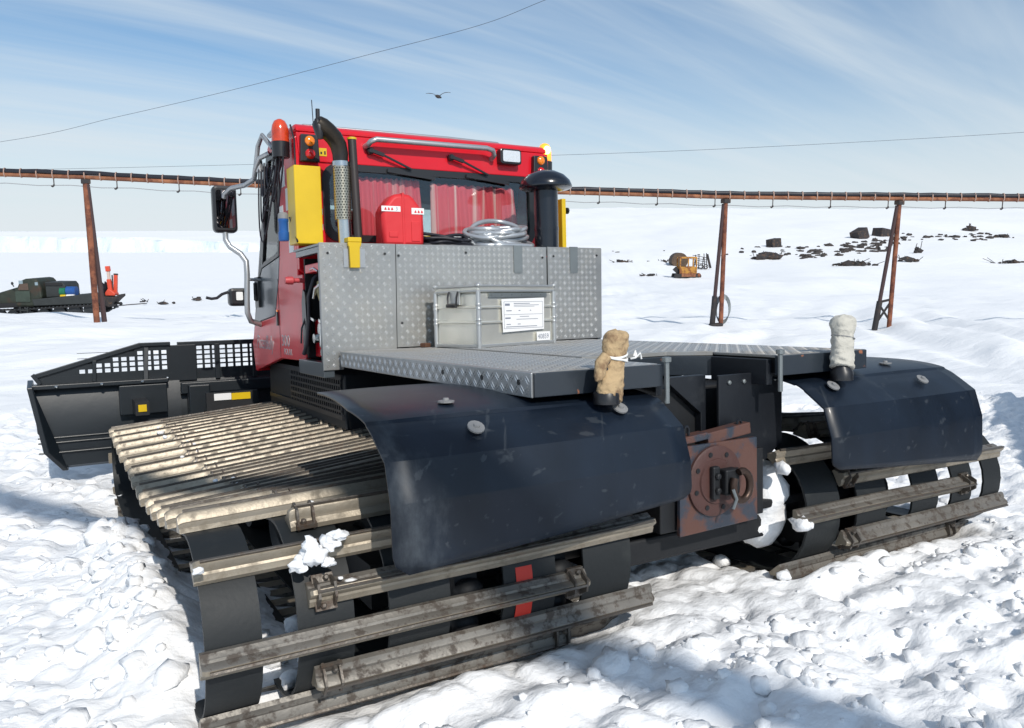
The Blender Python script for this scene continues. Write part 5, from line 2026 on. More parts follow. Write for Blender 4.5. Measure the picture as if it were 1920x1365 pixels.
def canvas_cover(name, label, mtx, m, h, w, thumb, seed):
    t = thing(name, label, 'canvas cover', mtx)
    rd = random.Random(seed)
    mb = MB()
    rings = []
    n = 28
    if thumb:
        prof = [(0.0, 0.86), (0.004, 0.90), (0.03, 0.92), (0.08, 0.90), (0.13, 0.86), (0.17, 0.84), (0.200, 0.78), (0.212, 0.74), (0.225, 0.80), (0.26, 0.92), (0.30, 0.96), (0.325, 0.90), (0.340, 0.72), (0.350, 0.42), (0.352, 0.12)]
    else:
        prof = [(0.0, 0.86), (0.004, 0.92), (0.05, 0.90), (0.12, 0.86), (0.18, 0.86), (0.205, 0.82), (0.225, 0.84), (0.26, 0.94), (0.30, 0.98), (0.325, 0.92), (0.340, 0.72), (0.350, 0.42), (0.352, 0.12)]
    zs = [p[0] for p in prof]
    ks = [p[1] for p in prof]
    n = 44
    for z0 in np.linspace(0, 0.352, 40):
        k = float(np.interp(z0, zs, ks))
        z = z0 * h / 0.352
        ring = []
        lean = (0.045 if thumb else 0.012) * (z / h)
        for i in range(n):
            a = 2 * math.pi * i / n
            p = Vector((math.cos(a), math.sin(a), z0 * 14 + seed * 5))
            wr = 1 + 0.16 * mnoise.noise(p * 1.1) + 0.10 * mnoise.noise(Vector((p.x * 1.6, p.y * 1.6, p.z * 2.6))) + 0.05 * mnoise.noise(p * 5.5)
            pl = math.exp(-((z0 - 0.212) / 0.035) ** 2)
            wr += 0.085 * pl * (abs(math.sin(5.5 * a + 3 * mnoise.noise(p))) - 0.5) + 0.07 * (0.5 - abs(mnoise.noise(Vector((p.x * 1.3 + z0 * 9, p.y * 1.3, p.z * 1.1 + p.x * 1.5)))) * 2)
            hem = 0.020 * math.cos(a - 0.6) * max(0.0, 1 - z0 / 0.10)
            ring.append((w * k * wr * math.cos(a) + lean, w * 0.74 * k * wr * math.sin(a), z - hem + 0.010 * mnoise.noise(p * 1.7) * (z / h)))
        rings.append(ring)
    mb.loft(rings)
    body = mb.build('sleeve', m, t, smooth=60)
    if thumb:
        mb = MB()
        base = Vector((-w * 0.6, -0.01, h * 0.36))
        tip = Vector((-w * 1.06, -0.020, h * 0.335))
        pts = [base + Vector((0.02, 0, 0.07)), base + Vector((-0.005, 0, 0.045)), (base + tip) / 2 + Vector((0, 0, 0.012)), tip, tip + Vector((-0.006, 0, -0.012))]
        mb.tube(pts, [0.022, 0.024, 0.022, 0.016, 0.006], 14)
        mb.build('thumb', m, t, smooth=60)
    c = MB()
    zc = h * 0.585
    rr = w * 0.86
    for k in range(3 if thumb else 1):
        pts = [(rr * 1.03 * math.cos(a) + 0.05 * 0.6 * (1 if thumb else 0.3), rr * 0.76 * math.sin(a), zc + 0.009 * k + 0.012 * math.cos(a + k) * (-1)) for a in np.linspace(0, 2 * math.pi, 28, endpoint=False)]
        c.tube(pts, 0.0042 if thumb else 0.003, 6, closed=True)
    if thumb:
        c.tube([(rr * 1.05 + 0.03, -0.03, zc), (rr * 1.25 + 0.03, -0.045, zc + 0.004), (rr * 1.40 + 0.03, -0.04, zc + 0.018), (rr * 1.34 + 0.03, -0.04, zc + 0.030), (rr * 1.18 + 0.03, -0.04, zc + 0.010)], 0.004, 6)
        c.tube([(rr * 1.25 + 0.03, -0.045, zc + 0.004), (rr * 1.62 + 0.03, -0.05, zc + 0.020), (rr * 1.72 + 0.03, -0.05, zc - 0.002)], 0.004, 6)
    c.build('tie_cord', CORD if thumb else GREYPL, t, smooth=60)
    return t


canvas_cover('canvas_mitten', 'tan canvas mitten tied with white cord over the left rear deck post', on_vehicle(-0.652, -0.010, 1.000), CANVAS, 0.255, 0.058, True, 3)
canvas_cover('canvas_hood', 'pale canvas cover pulled over the right rear deck post', on_vehicle(0.672, 0.0, 1.040), CANVASW, 0.240, 0.066, False, 8)
for sx, zz in ((-0.655, 0.985), (0.672, 0.985)):
    MB().lathe([(0.05, 0), (0.05, 0.04), (0.035, 0.06), (0.035, 0.16)], (sx, 0.0, zz), 'Z', 14).build('marker_post', BLACKPL, G, smooth=40)

# snow packed in the right track and caught on the cleats
def snow_object(name, label, vsfs, parent=None, kind=None, cat='snow'):
    mb = MB()
    for vs, fs in vsfs:
        mb.add(vs, fs)
    me = bpy.data.meshes.new(name)
    me.from_pydata(mb.v, [], mb.f)
    me.shade_smooth()
    me.materials.append(SNOW)
    o = bpy.data.objects.new(name, me)
    COL.objects.link(o)
    o.matrix_world = V
    tag(o, label, cat, kind=kind)
    return o


lump = MB()
rings = []
for i in range(30):
    a = 2 * math.pi * i / 30
    ring = []
    for k in range(16):
        b = 2 * math.pi * k / 16
        rr = (0.140 + 0.078 * math.cos(b)) * (1 + 0.07 * math.sin(3 * a + 1) + 0.05 * math.sin(5 * a + b) + 0.04 * math.sin(9 * a + 2 * b))
        x = 0.47 + 0.085 * math.sin(b) * (1 + 0.15 * math.sin(2 * a + 1) + 0.08 * math.sin(7 * a))
        ring.append((x, 0.36 + rr * 0.95 * math.cos(a), 0.40 + rr * math.sin(a)))
    rings.append(ring)
m = 16
vs = [p for r in rings for p in r]
fs = [(i * m + k, i * m + (k + 1) % m, ((i + 1) % 30) * m + (k + 1) % m, ((i + 1) % 30) * m + k) for i in range(30) for k in range(m)]
pack = [(vs, fs)]
for k in range(26):
    rd = random.Random(100 + k)
    a = rd.uniform(-2.6, 0.6)
    pack.append(blob(0.42 + rd.uniform(-0.03, 0.06), 0.36 + 0.13 * math.cos(a), 0.39 + 0.14 * math.sin(a), rd.uniform(0.02, 0.05), 300 + k, 2, 0.9, 0.4))
snow_object('packed_snow', 'rounded ring of white snow packed on the inner wheel of the right track', pack)

bits = []
rd = random.Random(44)
for i in range(NB):
    s = (RB * R(-3.5) + i * PITCHB) % LOOP
    y, z, ty, tz = at_s(s)
    if z > 0.40 and 0.05 < y < 4.0:
        for q in range(3):
            if rd.random() < 0.62:
                r = rd.uniform(0.010, 0.024)
                bits.append(blob(-1.715 + rd.gauss(0, 0.04) + 0.12 * (4 - y) / 4 - 0.06, y + rd.uniform(-0.05, 0.05), z + 0.035 + sag(y, z) * 0.4 + rd.uniform(-0.01, 0.03), r, 500 + i * 5 + q, 1, 0.7))
for (dx, dy, dz, r) in ((-0.02, 0.0, 0.0, 0.058), (0.045, 0.0, 0.035, 0.045), (-0.075, -0.005, -0.030, 0.036), (0.03, -0.01, -0.035, 0.034), (0.085, 0.0, 0.06, 0.030), (-0.03, 0.0, 0.04, 0.03)):
    bits.append(blob(-1.74 + dx * 0.8, 0.045 + dy, 0.60 + dz * 0.8, r * 0.72, int(7000 + dx * 900), 3, 0.75, 0.42))
for k in range(26):
    bits.append(blob(rd.uniform(-2.09, -1.5), rd.uniform(0.35, 1.0), 0.07 + rd.uniform(0, 0.03), rd.uniform(0.02, 0.05), 950 + k, 2))
for (x, y, z, r) in ((-2.09, 0.06, 0.605, 0.013), (0.42, 0.02, 0.355, 0.035), (0.46, 0.02, 0.345, 0.028), (0.40, 0.10, 0.60, 0.035), (0.41, 0.10, 0.10, 0.035), (0.43, 0.24, 0.05, 0.04), (0.42, 0.5, 0.06, 0.04)):
    bits.append(blob(x, y, z, r, int(x * 1000 + z * 100), 2))
snow_object('clinging_snow', 'crumbs of snow clinging to the track cleats', bits, kind='stuff')

# ------------------------------------------------------------------ pipeline on posts
def at_uwz(u, px, dz):
    w = (px - 960) / 1486.0 * (u * math.cos(PITCH) - dz * math.sin(PITCH))
    x, y = uw(u, w)
    return Vector((x, y, CZ + dz))


PIPE = [(-700, 23.6, 1.95), (-300, 24.0, 2.02), (0, 24.3, 2.02), (160, 24.5, 1.95), (330, 24.65, 1.83), (495, 24.8, 1.71), (760, 25.0, 1.60), (1040, 25.2, 1.55), (1200, 25.35, 1.49), (1360, 25.5, 1.42), (1520, 25.55, 1.395), (1685, 25.6, 1.375), (1920, 25.7, 1.35), (2300, 25.9, 1.3), (2700, 26.1, 1.3)]
ctrl = [at_uwz(u, p, d) for p, u, d in PIPE]


def poly_resample(pts, step):
    P = np.array([tuple(p) for p in pts])
    s = np.r_[0, np.cumsum(np.linalg.norm(np.diff(P, axis=0), axis=1))]
    q = np.arange(0, s[-1], step)
    return [Vector((np.interp(t, s, P[:, 0]), np.interp(t, s, P[:, 1]), np.interp(t, s, P[:, 2]))) for t in q]


line = poly_resample(ctrl, 0.46)
pipeline = thing('pipeline', 'rusty pipe with a black hose strapped along its top crossing behind the groomer', 'pipeline', Matrix.Translation(line[0]))
o0 = line[0]
rel = [p - o0 for p in line]
MB().tube([p + Vector((0, 0, 0.0)) for p in rel], 0.062, 12).build('steel_pipe', RUSTL, pipeline, smooth=50)
rd = random.Random(12)
MB().tube([p + Vector((0, 0, 0.122 + rd.uniform(-0.012, 0.012))) for p in rel], 0.068, 10).build('hose_line', HOSEB, pipeline, smooth=50)
strap_me = MB().ring([(0.072 * math.cos(a), 0.062 + 0.132 * math.sin(a)) for a in np.linspace(0, 2 * math.pi, 12, endpoint=False)], [(0.080 * math.cos(a), 0.062 + 0.142 * math.sin(a)) for a in np.linspace(0, 2 * math.pi, 12, endpoint=False)], 'X', -0.016, 0.016).mesh('strap')
strap_me.materials.append(mat('pale_strap', (0.36, 0.24, 0.19), 0.7))
hook_mb = MB()
hook_mb.bar((0, 0, -0.06), (0, 0, -0.26), 0.022, 0.022)
hook_mb.tube([(0, 0, -0.24), (0.0, -0.02, -0.28), (-0.04, -0.02, -0.31), (-0.07, -0.02, -0.29)], 0.024, 6)
hook_me = hook_mb.mesh('hanger_hook')
hook_me.materials.append(SCRAP)
dirx = (rel[-1] - rel[0]).normalized()
ang = math.atan2(dirx.y, dirx.x)
for i, p in enumerate(rel):
    o = bpy.data.objects.new('strap', strap_me)
    COL.objects.link(o)
    o.parent = pipeline
    o.location = p
    o.rotation_euler = (0, 0, ang)
    if i % 4 == 2:
        h = bpy.data.objects.new('hanger_hook', hook_me)
        COL.objects.link(h)
        h.parent = pipeline
        h.location = p
        h.rotation_euler = (0, 0, ang)
chain = MB()
chain.tube([p + Vector((0, 0, -0.27 - 0.02 * math.sin(i * math.pi / 2))) for i, p in enumerate(rel)], 0.013, 5)
chain.build('carrier_wire', mat('wire_grey', (0.30, 0.31, 0.32), 0.6), pipeline)


def post(u, px, dz, label, second=None, sleeve=False, brace=False, lean=0.0, coil_=False, r=0.072):
    top = at_uwz(u, px, dz) - Vector((0, 0, 0.09))
    x, y = top.x, top.y
    bx, by = x + HY * lean, y - HX * lean
    g = gz(bx, by) - 0.3
    t = thing('pipe_support', label, 'post', Matrix.Translation((bx, by, g)), 'posts that carry the pipeline')
    off = Vector((bx, by, g))
    MB().tube([Vector((bx, by, g)) - off, Vector(((bx + x) / 2, (by + y) / 2, (g + top.z) / 2)) - off, top - off], r, 14).build('main_leg', RUST, t, smooth=50)
    MB().box(x - off.x - 0.13, x - off.x + 0.13, y - off.y - 0.10, y - off.y + 0.10, top.z - off.z - 0.10, top.z - off.z + 0.03).build('saddle', SCRAP, t, bevel=0.02)
    if second is not None:
        sx, sy = bx + HY * second[0] + HX * second[1], by - HX * second[0] + HY * second[1]
        sz = gz(sx, sy) - 0.3
        s0 = Vector((sx, sy, sz)) - off
        s1 = top - off + Vector((0, 0, -0.12)) + Vector((-0.06 * HY, 0.06 * HX, 0)) * (1 if second[0] < 0 else -0.6)
        MB().tube([s0, s1], r * 0.85, 12).build('raking_leg', mat('dark_rust_tube', (0.055, 0.030, 0.030), 0.75), t, smooth=50)
        if sleeve:
            d = (s1 - s0).normalized()
            MB().tube([s0, s0 + d * 1.25], r * 1.25, 12).build('leg_sleeve', SCRAP, t, smooth=50)
        if brace:
            m = MB()
            d = (s1 - s0).normalized()
            q = Vector((0, 0, 1))
            m.bar(s0 + d * 1.22, q * 1.18, 0.07, 0.07)
            m.bar(s0 + d * 1.15, q * 0.5, 0.06, 0.06)
            m.bar(s0 + d * 0.5, q * 1.1, 0.06, 0.06)
            m.build('cross_brace', SCRAP, t)
    if coil_:
        m = MB()
        for k in range(5):
            m.tube([(0.16 + 0.20 * math.cos(a) * HY * (1 + .1 * k), 0.1 - 0.20 * math.cos(a) * HX, 0.75 + 0.42 * math.sin(a) + 0.03 * k) for a in np.linspace(0, 6.28, 22, endpoint=False)], 0.014, 5, closed=True)
        m.build('wire_coil', STEELG, t)
        m = MB()
        for k in range(40):
            pass
        m.bar((-0.35 * HY, 0.35 * HX, 0.30), (0.05, 0, 0.34), 0.3, 0.10)
        m.build('loose_scrap', SCRAP, t, bevel=0.03)
    return t


post(24.5, 160, 1.95, 'rusty twin-tube pipe support beside the old green tracked truck', second=(0.10, 0.3), r=0.088)
post(25.0, 760, 1.60, 'rusty pipe support hidden behind the groomer cab', second=(-0.4, 0.3))
post(25.5, 1361, 1.42, 'rusty pipe support with wire coiled round its foot', second=(-0.27, 0.1), sleeve=True, coil_=True, lean=0.0)
post(25.6, 1687, 1.375, 'rusty pipe support with crossed braces near its foot', second=(-0.45, 0.1), sleeve=True, brace=True, lean=-0.05)


# ------------------------------------------------------------------ overhead wires
def sky_pt(px, py, dist):
    f = 1486.0
    cp, sp_ = math.cos(PITCH), math.sin(PITCH)
    a, b = (px - 960) / f, (682.5 - py) / f
    du, dw, dz = cp + b * sp_, a, -sp_ + b * cp
    x, y = uw(du * dist, dw * dist)
    return Vector((x, y, CZ + dz * dist))


def wire(name, label, pts, r):
    P = [sky_pt(*p) for p in pts]
    # smooth through the points
    out = []
    for i in range(len(P) - 1):
        p0, p1, p2, p3 = P[max(i - 1, 0)], P[i], P[i + 1], P[min(i + 2, len(P) - 1)]
        for t in np.linspace(0, 1, 10, endpoint=False):
            out.append(0.5 * ((2 * p1) + (p2 - p0) * t + (2 * p0 - 5 * p1 + 4 * p2 - p3) * t * t + (3 * p1 - p0 - 3 * p2 + p3) * t ** 3))
    out.append(P[-1])
    o = MB().tube(out, r, 6).build(name, mat('wire_dark', (0.05, 0.055, 0.07), 0.6), smooth=60)
    tag(o, label, 'wire')
    return o


wire('overhead_wire', 'dark overhead wire rising from lower left to upper right across the sky', [(-500, 330, 34), (0, 266, 30), (220, 219, 28), (450, 165, 26), (700, 100, 24), (900, 47, 22.5), (1022, 0, 21.5), (1200, -70, 20), (1500, -210, 18)], 0.0065)
wire('overhead_wire', 'thin overhead wire running level behind the cab toward the right', [(-3500, 380, 70), (-600, 330, 60), (0, 319, 58), (480, 308, 56), (1040, 291, 53), (1400, 277, 51), (1920, 248, 49), (2500, 205, 46), (3600, 110, 42), (6000, -120, 40)], 0.0105)

# ------------------------------------------------------------------ bird
bird = thing('flying_bird', 'brown seabird flying with raised wings above the cab', 'bird', Matrix.Translation(sky_pt(822, 180, 36)) @ Matrix.Rotation(-YAW, 4, 'Z'))
mb = MB()
rings = []
for t, r in ((-0.30, 0.01), (-0.24, 0.045), (-0.12, 0.075), (0.0, 0.08), (0.10, 0.06), (0.17, 0.045), (0.22, 0.045), (0.27, 0.03), (0.31, 0.008)):
    rings.append([(t * 0.35 + r * math.cos(a), t * 0.95, -0.03 + r * math.sin(a) + 0.02 * t) for a in np.linspace(0, 2 * math.pi, 10, endpoint=False)])
mb.loft(rings)
for sg in (-1, 1):
    up = 1.0 if sg > 0 else 0.75
    lead = [(0.03, 0.10, 0.0), (0.18, 0.13, 0.13 * up), (0.30, 0.13, 0.17 * up), (0.44, 0.06, 0.17 * up), (0.56, -0.04, 0.145 * up)]
    trail = [(0.03, -0.10, -0.01), (0.18, -0.06, 0.10 * up), (0.30, -0.07, 0.145 * up), (0.42, -0.07, 0.155 * up), (0.555, -0.06, 0.14 * up)]
    vs = []
    for a, b in zip(lead, trail):
        for q, dz in ((a, 0.008), (b, 0.004), (b, -0.004), (a, -0.010)):
            vs.append((q[0] * sg, q[1], q[2] + dz))
    fs = [(i * 4 + k, i * 4 + (k + 1) % 4, (i + 1) * 4 + (k + 1) % 4, (i + 1) * 4 + k) for i in range(4) for k in range(4)] + [(16, 17, 18, 19), (3, 2, 1, 0)]
    mb.add(vs, fs)
mb.add([(-0.05, -0.22, -0.03), (-0.15, -0.36, -0.035), (-0.03, -0.40, -0.035), (-0.05, -0.22, -0.045), (-0.15, -0.36, -0.045), (-0.03, -0.40, -0.045)], [(0, 1, 2), (5, 4, 3), (0, 3, 4, 1), (1, 4, 5, 2), (2, 5, 3, 0)])
mb.build('body', FEATHER, bird, smooth=50)
for sg in (-1, 1):
    MB().ball((0.47 * sg, -0.02, 0.158 if sg > 0 else 0.118), (0.035, 0.03, 0.012), 8, 5).build('wing_patch', FEATHERW, bird)

# ------------------------------------------------------------------ old tracked truck in the distance
UT = 48.0
SC = UT * 0.992 / 1486.0
wx = (105 - 960) * SC
tx_, ty_ = uw(UT, wx)
truck = thing('tracked_truck', 'old dark green tracked truck with a red crane parked beyond the left post', 'truck', Matrix.Translation((tx_, ty_, CZ - (604 - 455) * SC)) @ Matrix.Rotation(-YAW + R(4), 4, 'Z') @ Matrix.Scale(1.0, 4))


def tp(zx, zy):
    """side view: enlarged-photo pixels to metres along and up"""
    return ((zx / 8.0 - 105) * SC, (604 - (480 + zy / 8.0)) * SC)


def tpoly(pts, y0, y1, name, m, parent=truck, bevel=0.04):
    return MB().prism([tp(*p) for p in pts], 'Y', y0, y1).build(name, m, parent, bevel=bevel)


tpoly([(10, 580), (30, 745), (330, 745), (345, 560), (395, 445), (330, 455), (80, 530)], -0.75, 0.95, 'bonnet', ARMY, bevel=0.10)
cabt = tpoly([(330, 740), (330, 540), (355, 500), (400, 395), (440, 350), (500, 325), (600, 318), (655, 328), (690, 365), (715, 470), (725, 600), (620, 740)], -1.05, 1.15, 'truck_cab', ARMY, bevel=0.12)
for (a, b, c, d) in ((412, 400, 470, 350), (640, 375, 682, 420)):
    x0, z0 = tp(a, d if d > b else b)
    x1, z1 = tp(c, min(b, d))
    MB().box(min(x0, x1), max(x0, x1), -1.075, -1.045, min(z0, z1), max(z0, z1)).build('cab_window', mat('truck_glass', (0.25, 0.32, 0.36), 0.1, 0.2), cabt)
tpoly([(350, 520), (365, 505), (560, 505), (560, 665), (350, 665)], -1.10, -1.052, 'cab_door', mat('army_green_light', (0.034, 0.050, 0.037), 0.6, var=0.25), cabt, 0.02)
tpoly([(395, 490), (425, 400), (540, 390), (545, 490)], -1.09, -1.053, 'door_panel', mat('army_rust', (0.085, 0.055, 0.04), 0.7, var=0.3), cabt, 0.02)
tpoly([(600, 625), (1500, 540), (1520, 560), (1530, 690), (620, 720)], -1.25, 1.35, 'cargo_bed', ARMYB)
tpoly([(30, 690), (30, 760), (1560, 700), (1540, 655)], -1.0, 1.1, 'hull', TYRE)
bxo = tpoly([(762, 375), (1012, 378), (1045, 430), (1050, 590), (765, 600)], -0.9, 0.9, 'equipment_box', ARMYB)
tpoly([(775, 385), (1010, 385), (1010, 430), (775, 430)], -0.96, -0.905, 'tarpaulin_roll', TYRE, bxo)
for nm, x0, x1, y0, y1, m in (('green_drum', 965, 1048, 485, 552, GREENPAINT), ('blue_drum', 1055, 1190, 468, 552, BLUEPAINT)):
    a = tp(x0, y1)
    b = tp(x1, y0)
    d = MB()
    d.lathe([(0.28, 0), (0.28, 0.02), (0.27, 0.03), (0.27, (b[0] - a[0]) * 0.5), (0.285, (b[0] - a[0]) * 0.52), (0.27, (b[0] - a[0]) * 0.55), (0.27, (b[0] - a[0]) - 0.02), (0.28, (b[0] - a[0]))], (a[0], -0.75, (a[1] + b[1]) / 2), 'X', 18)
    dr = d.build(nm, m, None, smooth=30)
    dr.matrix_world = truck.matrix_world
    tag(dr, ('green' if 'green' in nm else 'blue') + ' drum lying on the bed of the old tracked truck', 'drum')
a = tp(980, 600)
mb = MB().box(a[0], tp(1060, 0)[0], -1.1, -0.6, tp(0, 600)[1], tp(0, 560)[1])
ys = mb.build('yellow_sack', YELLOW, truck, bevel=0.05)
mb = MB().box(tp(1065, 0)[0], tp(1180, 0)[0], -1.1, -0.6, tp(0, 595)[1], tp(0, 558)[1])
mb.build('white_sack', WHITE, truck, bevel=0.05)
# crane
cr = tpoly([(1545, 590), (1545, 545), (1585, 490), (1625, 500), (1690, 555), (1690, 590)], -0.3, 0.3, 'crane_base', CRANE)


def tbar(p, q, w, name, m, par=truck, y=0.0):
    a, b = tp(*p), tp(*q)
    return MB().bar((a[0], y, a[1]), (b[0], y, b[1]), w, w, (0, 1, 0)).build(name, m, par, bevel=0.03)


tbar((1610, 520), (1597, 345), 0.22, 'crane_boom', CRANE, truck, -0.1)
tbar((1600, 350), (1598, 225), 0.16, 'boom_extension', mat('boom_pale', (0.55, 0.42, 0.36), 0.5), truck, -0.1)
tbar((1598, 228), (1592, 148), 0.24, 'boom_head', CRANE, truck, -0.1)
tbar((1592, 200), (1560, 160), 0.08, 'boom_hook', SCRAP, truck, -0.1)
tbar((1655, 560), (1678, 270), 0.20, 'crane_arm', CRANE, truck, 0.15)
tbar((1678, 285), (1680, 262), 0.22, 'arm_head', SCRAP, truck, 0.15)
tbar((1632, 520), (1640, 280), 0.08, 'hydraulic_ram', SCRAP, truck, 0.0)
mb = MB()
for k in range(7):
    p0, p1 = tp(1490 + 12 * k, 560 - 4 * k), tp(1500 + 10 * k, 380 + 14 * (k % 3))
    mb.tube([(p0[0], 0.1 * k - 0.3, p0[1]), ((p0[0] + p1[0]) / 2 + 0.08 * math.sin(k), 0.1 * k - 0.3, (p0[1] + p1[1]) / 2), (p1[0], 0.1 * k - 0.3, p1[1])], 0.05, 6)
mb.build('crane_hoses', HOSEB, truck)
tpoly([(1500, 600), (1700, 610), (1765, 565), (1770, 600), (1700, 660), (1600, 760), (1560, 740), (1510, 660)], -0.5, 0.5, 'rear_frame', SCRAP)
tpoly([(1640, 700), (1740, 690), (1755, 720), (1735, 755), (1725, 725), (1650, 725)], -0.15, 0.15, 'tow_hook', TYRE)
for sd in (-1.05, 1.05):
    m = MB()
    loop = [(20, 860), (60, 780), (330, 775), (1000, 730), (1500, 700), (1545, 740), (1560, 790), (1400, 850), (900, 880), (700, 925), (100, 960)]
    pts = [tp(*p) for p in loop]
    inn = []
    cx_, cz_ = sum(p[0] for p in pts) / len(pts), sum(p[1] for p in pts) / len(pts)
    inn = [(cx_ + (p[0] - cx_) * 0.985, cz_ + (p[1] - cz_) * 0.72) for p in pts]
    m.ring(inn, pts, 'Y', sd - 0.25, sd + 0.25)
    tr = m.build('truck_track', TYRE, truck)
    P = np.array(pts + [pts[0]])
    sgl = np.r_[0, np.cumsum(np.hypot(*np.diff(P, axis=0).T))]
    lugs = MB()
    for q in np.arange(0, sgl[-1], 0.22):
        lugs.box(np.interp(q, sgl, P[:, 0]) - 0.04, np.interp(q, sgl, P[:, 0]) + 0.04, sd - 0.27, sd + 0.27, np.interp(q, sgl, P[:, 1]) - 0.04, np.interp(q, sgl, P[:, 1]) + 0.04)
    lugs.build('track_lugs', RIMB, tr)
    for k, (zx, zy) in enumerate(((110, 860), (300, 870), (520, 870), (740, 850), (960, 820), (1180, 800), (1400, 780))):
        c = tp(zx, zy)
        MB().lathe([(0.08, -0.12), (0.30, -0.08), (0.36, -0.10), (0.36, 0.10), (0.30, 0.08), (0.08, 0.12)], (c[0], sd, c[1]), 'Y', 16).build('road_wheel', RIMB, tr, smooth=30)
mb = MB()
for zx in (445, 548):
    a, b = tp(zx, 730), tp(zx, 920)
    mb.bar((a[0], -1.40, a[1]), (b[0], -1.40, b[1]), 0.05, 0.05, (0, 1, 0))
for zy in (780, 850, 915):
    a, b = tp(445, zy), tp(548, zy)
    mb.bar((a[0], -1.40, a[1]), (b[0], -1.40, b[1]), 0.05, 0.05)
mb.build('ladder', ARMYB, truck)
mb = MB()
a = tp(330, 440)
mb.tube([(a[0], -1.0, a[1]), (a[0] - 0.02, -1.1, tp(0, 400)[1])], 0.03, 6)
mb.ball((a[0] - 0.02, -1.1, tp(0, 392)[1]), (0.08, 0.05, 0.10), 8, 6)
mb.build('truck_mirror', BLACKPL, truck)


# ------------------------------------------------------------------ wrecks and scrap on the slope
def frame_at(px, py, dz=0.0):
    x, y, z, d = sight(px, py)
    k = d / 1486.0
    return Matrix.Translation((x, y, z + dz)) @ Matrix.Rotation(-YAW, 4, 'Z'), k


M0, k0 = frame_at(1287, 520)
k = k0
trac = thing('wrecked_tractor', 'abandoned orange crawler tractor with a rusty cab on the snow slope', 'tractor', M0)
c = MB()
W_ = 16 * k
for sx in (-15, 15):
    for sy in (-0.9, 0.9):
        c.bar((sx * k, sy, 7 * k), (sx * k, sy, 37 * k), 2.4 * k, 2.4 * k)
c.box(-16 * k, 16 * k, -0.95, 0.95, 35 * k, 38 * k)
c.box(-16 * k, 16 * k, -0.92, -0.82, 7 * k, 20 * k)
c.box(-16 * k, 16 * k, 0.82, 0.92, 7 * k, 20 * k)
c.box(-1.2 * k, 1.2 * k, -0.92, -0.82, 20 * k, 36 * k)
c.box(-12 * k, 12 * k, -0.7, 0.7, 5 * k, 12 * k)
trac_cab = c.build('cab_frame', ORWRECK, trac, bevel=0.03)
c = MB()
c.prism([(-26 * k, 0), (-24 * k, 7 * k), (22 * k, 7 * k), (25 * k, 3 * k), (24 * k, 0)], 'Y', -1.0, -0.5)
c.prism([(-26 * k, 0), (-24 * k, 7 * k), (22 * k, 7 * k), (25 * k, 3 * k), (24 * k, 0)], 'Y', 0.5, 1.0)
c.build('crawler_tracks', SCRAP, trac, bevel=0.05)
MB().box(-12 * k, 14 * k, -1.02, -0.45, 1.5 * k, 7.5 * k).build('side_frame', RUSTL, trac)
MB().prism([(-26 * k, 14 * k), (-20 * k, 20 * k), (-14 * k, 10 * k), (-18 * k, 7 * k)], 'Y', -0.6, 0.2).build('bent_panel', SCRAP, trac)
MB().ball((20 * k, -0.7, 4 * k), (5 * k, 0.4, 4.5 * k), 10, 6).build('drive_sprocket', RUST, trac)

M1, k1 = frame_at(1272, 498)
tank = thing('rusty_tank', 'round brown tank lying behind the orange tractor', 'tank', M1)
MB().lathe([(15 * k1, 0), (15 * k1, 2.4), (12 * k1, 2.7)], (0, -1.0, 9 * k1), 'Y', 22).build('tank_shell', BROWN, tank, smooth=40)
mb = MB()
mb.bar((-16 * k1, 0, 12 * k1), (-22 * k1, 0, 8 * k1), 0.15, 0.15)
mb.build('broken_pipe', SCRAP, tank)
M2, k2 = frame_at(1316, 505)
lat = thing('steel_lattice', 'tangle of dark steel lattice standing right of the orange tractor', 'scrap frame', M2)
mb = MB()
rd = random.Random(8)
for i in range(6):
    x = (-16 + 5 * i) * k2
    mb.bar((x, rd.uniform(-.5, .5), 0), (x + rd.uniform(-3, 3) * k2, rd.uniform(-.5, .5), rd.uniform(20, 30) * k2), 1.3 * k2, 1.3 * k2)
for j in range(6):
    z = (4 + 4 * j) * k2
    mb.bar((-18 * k2, 0, z + rd.uniform(0, 3) * k2), (10 * k2, 0.3, z - 3 * k2), 1.1 * k2, 1.1 * k2)
mb.build('lattice', SCRAP, lat)
MB().bar((9 * k2, 0, 28 * k2), (16 * k2, 0, 2 * k2), 3.6 * k2, 3.6 * k2).build('leaning_beam', SCRAP, lat)
mb = MB()
for q in range(2):
    mb.tube([(((-3 + 9 * q) + 4 * math.cos(a)) * k2, -0.4, (1 + 4 + 4 * math.sin(a)) * k2) for a in np.linspace(0, 6.28, 14, endpoint=False)], 0.7 * k2, 5, closed=True)
mb.build('wheel_hoop', SCRAP, lat)


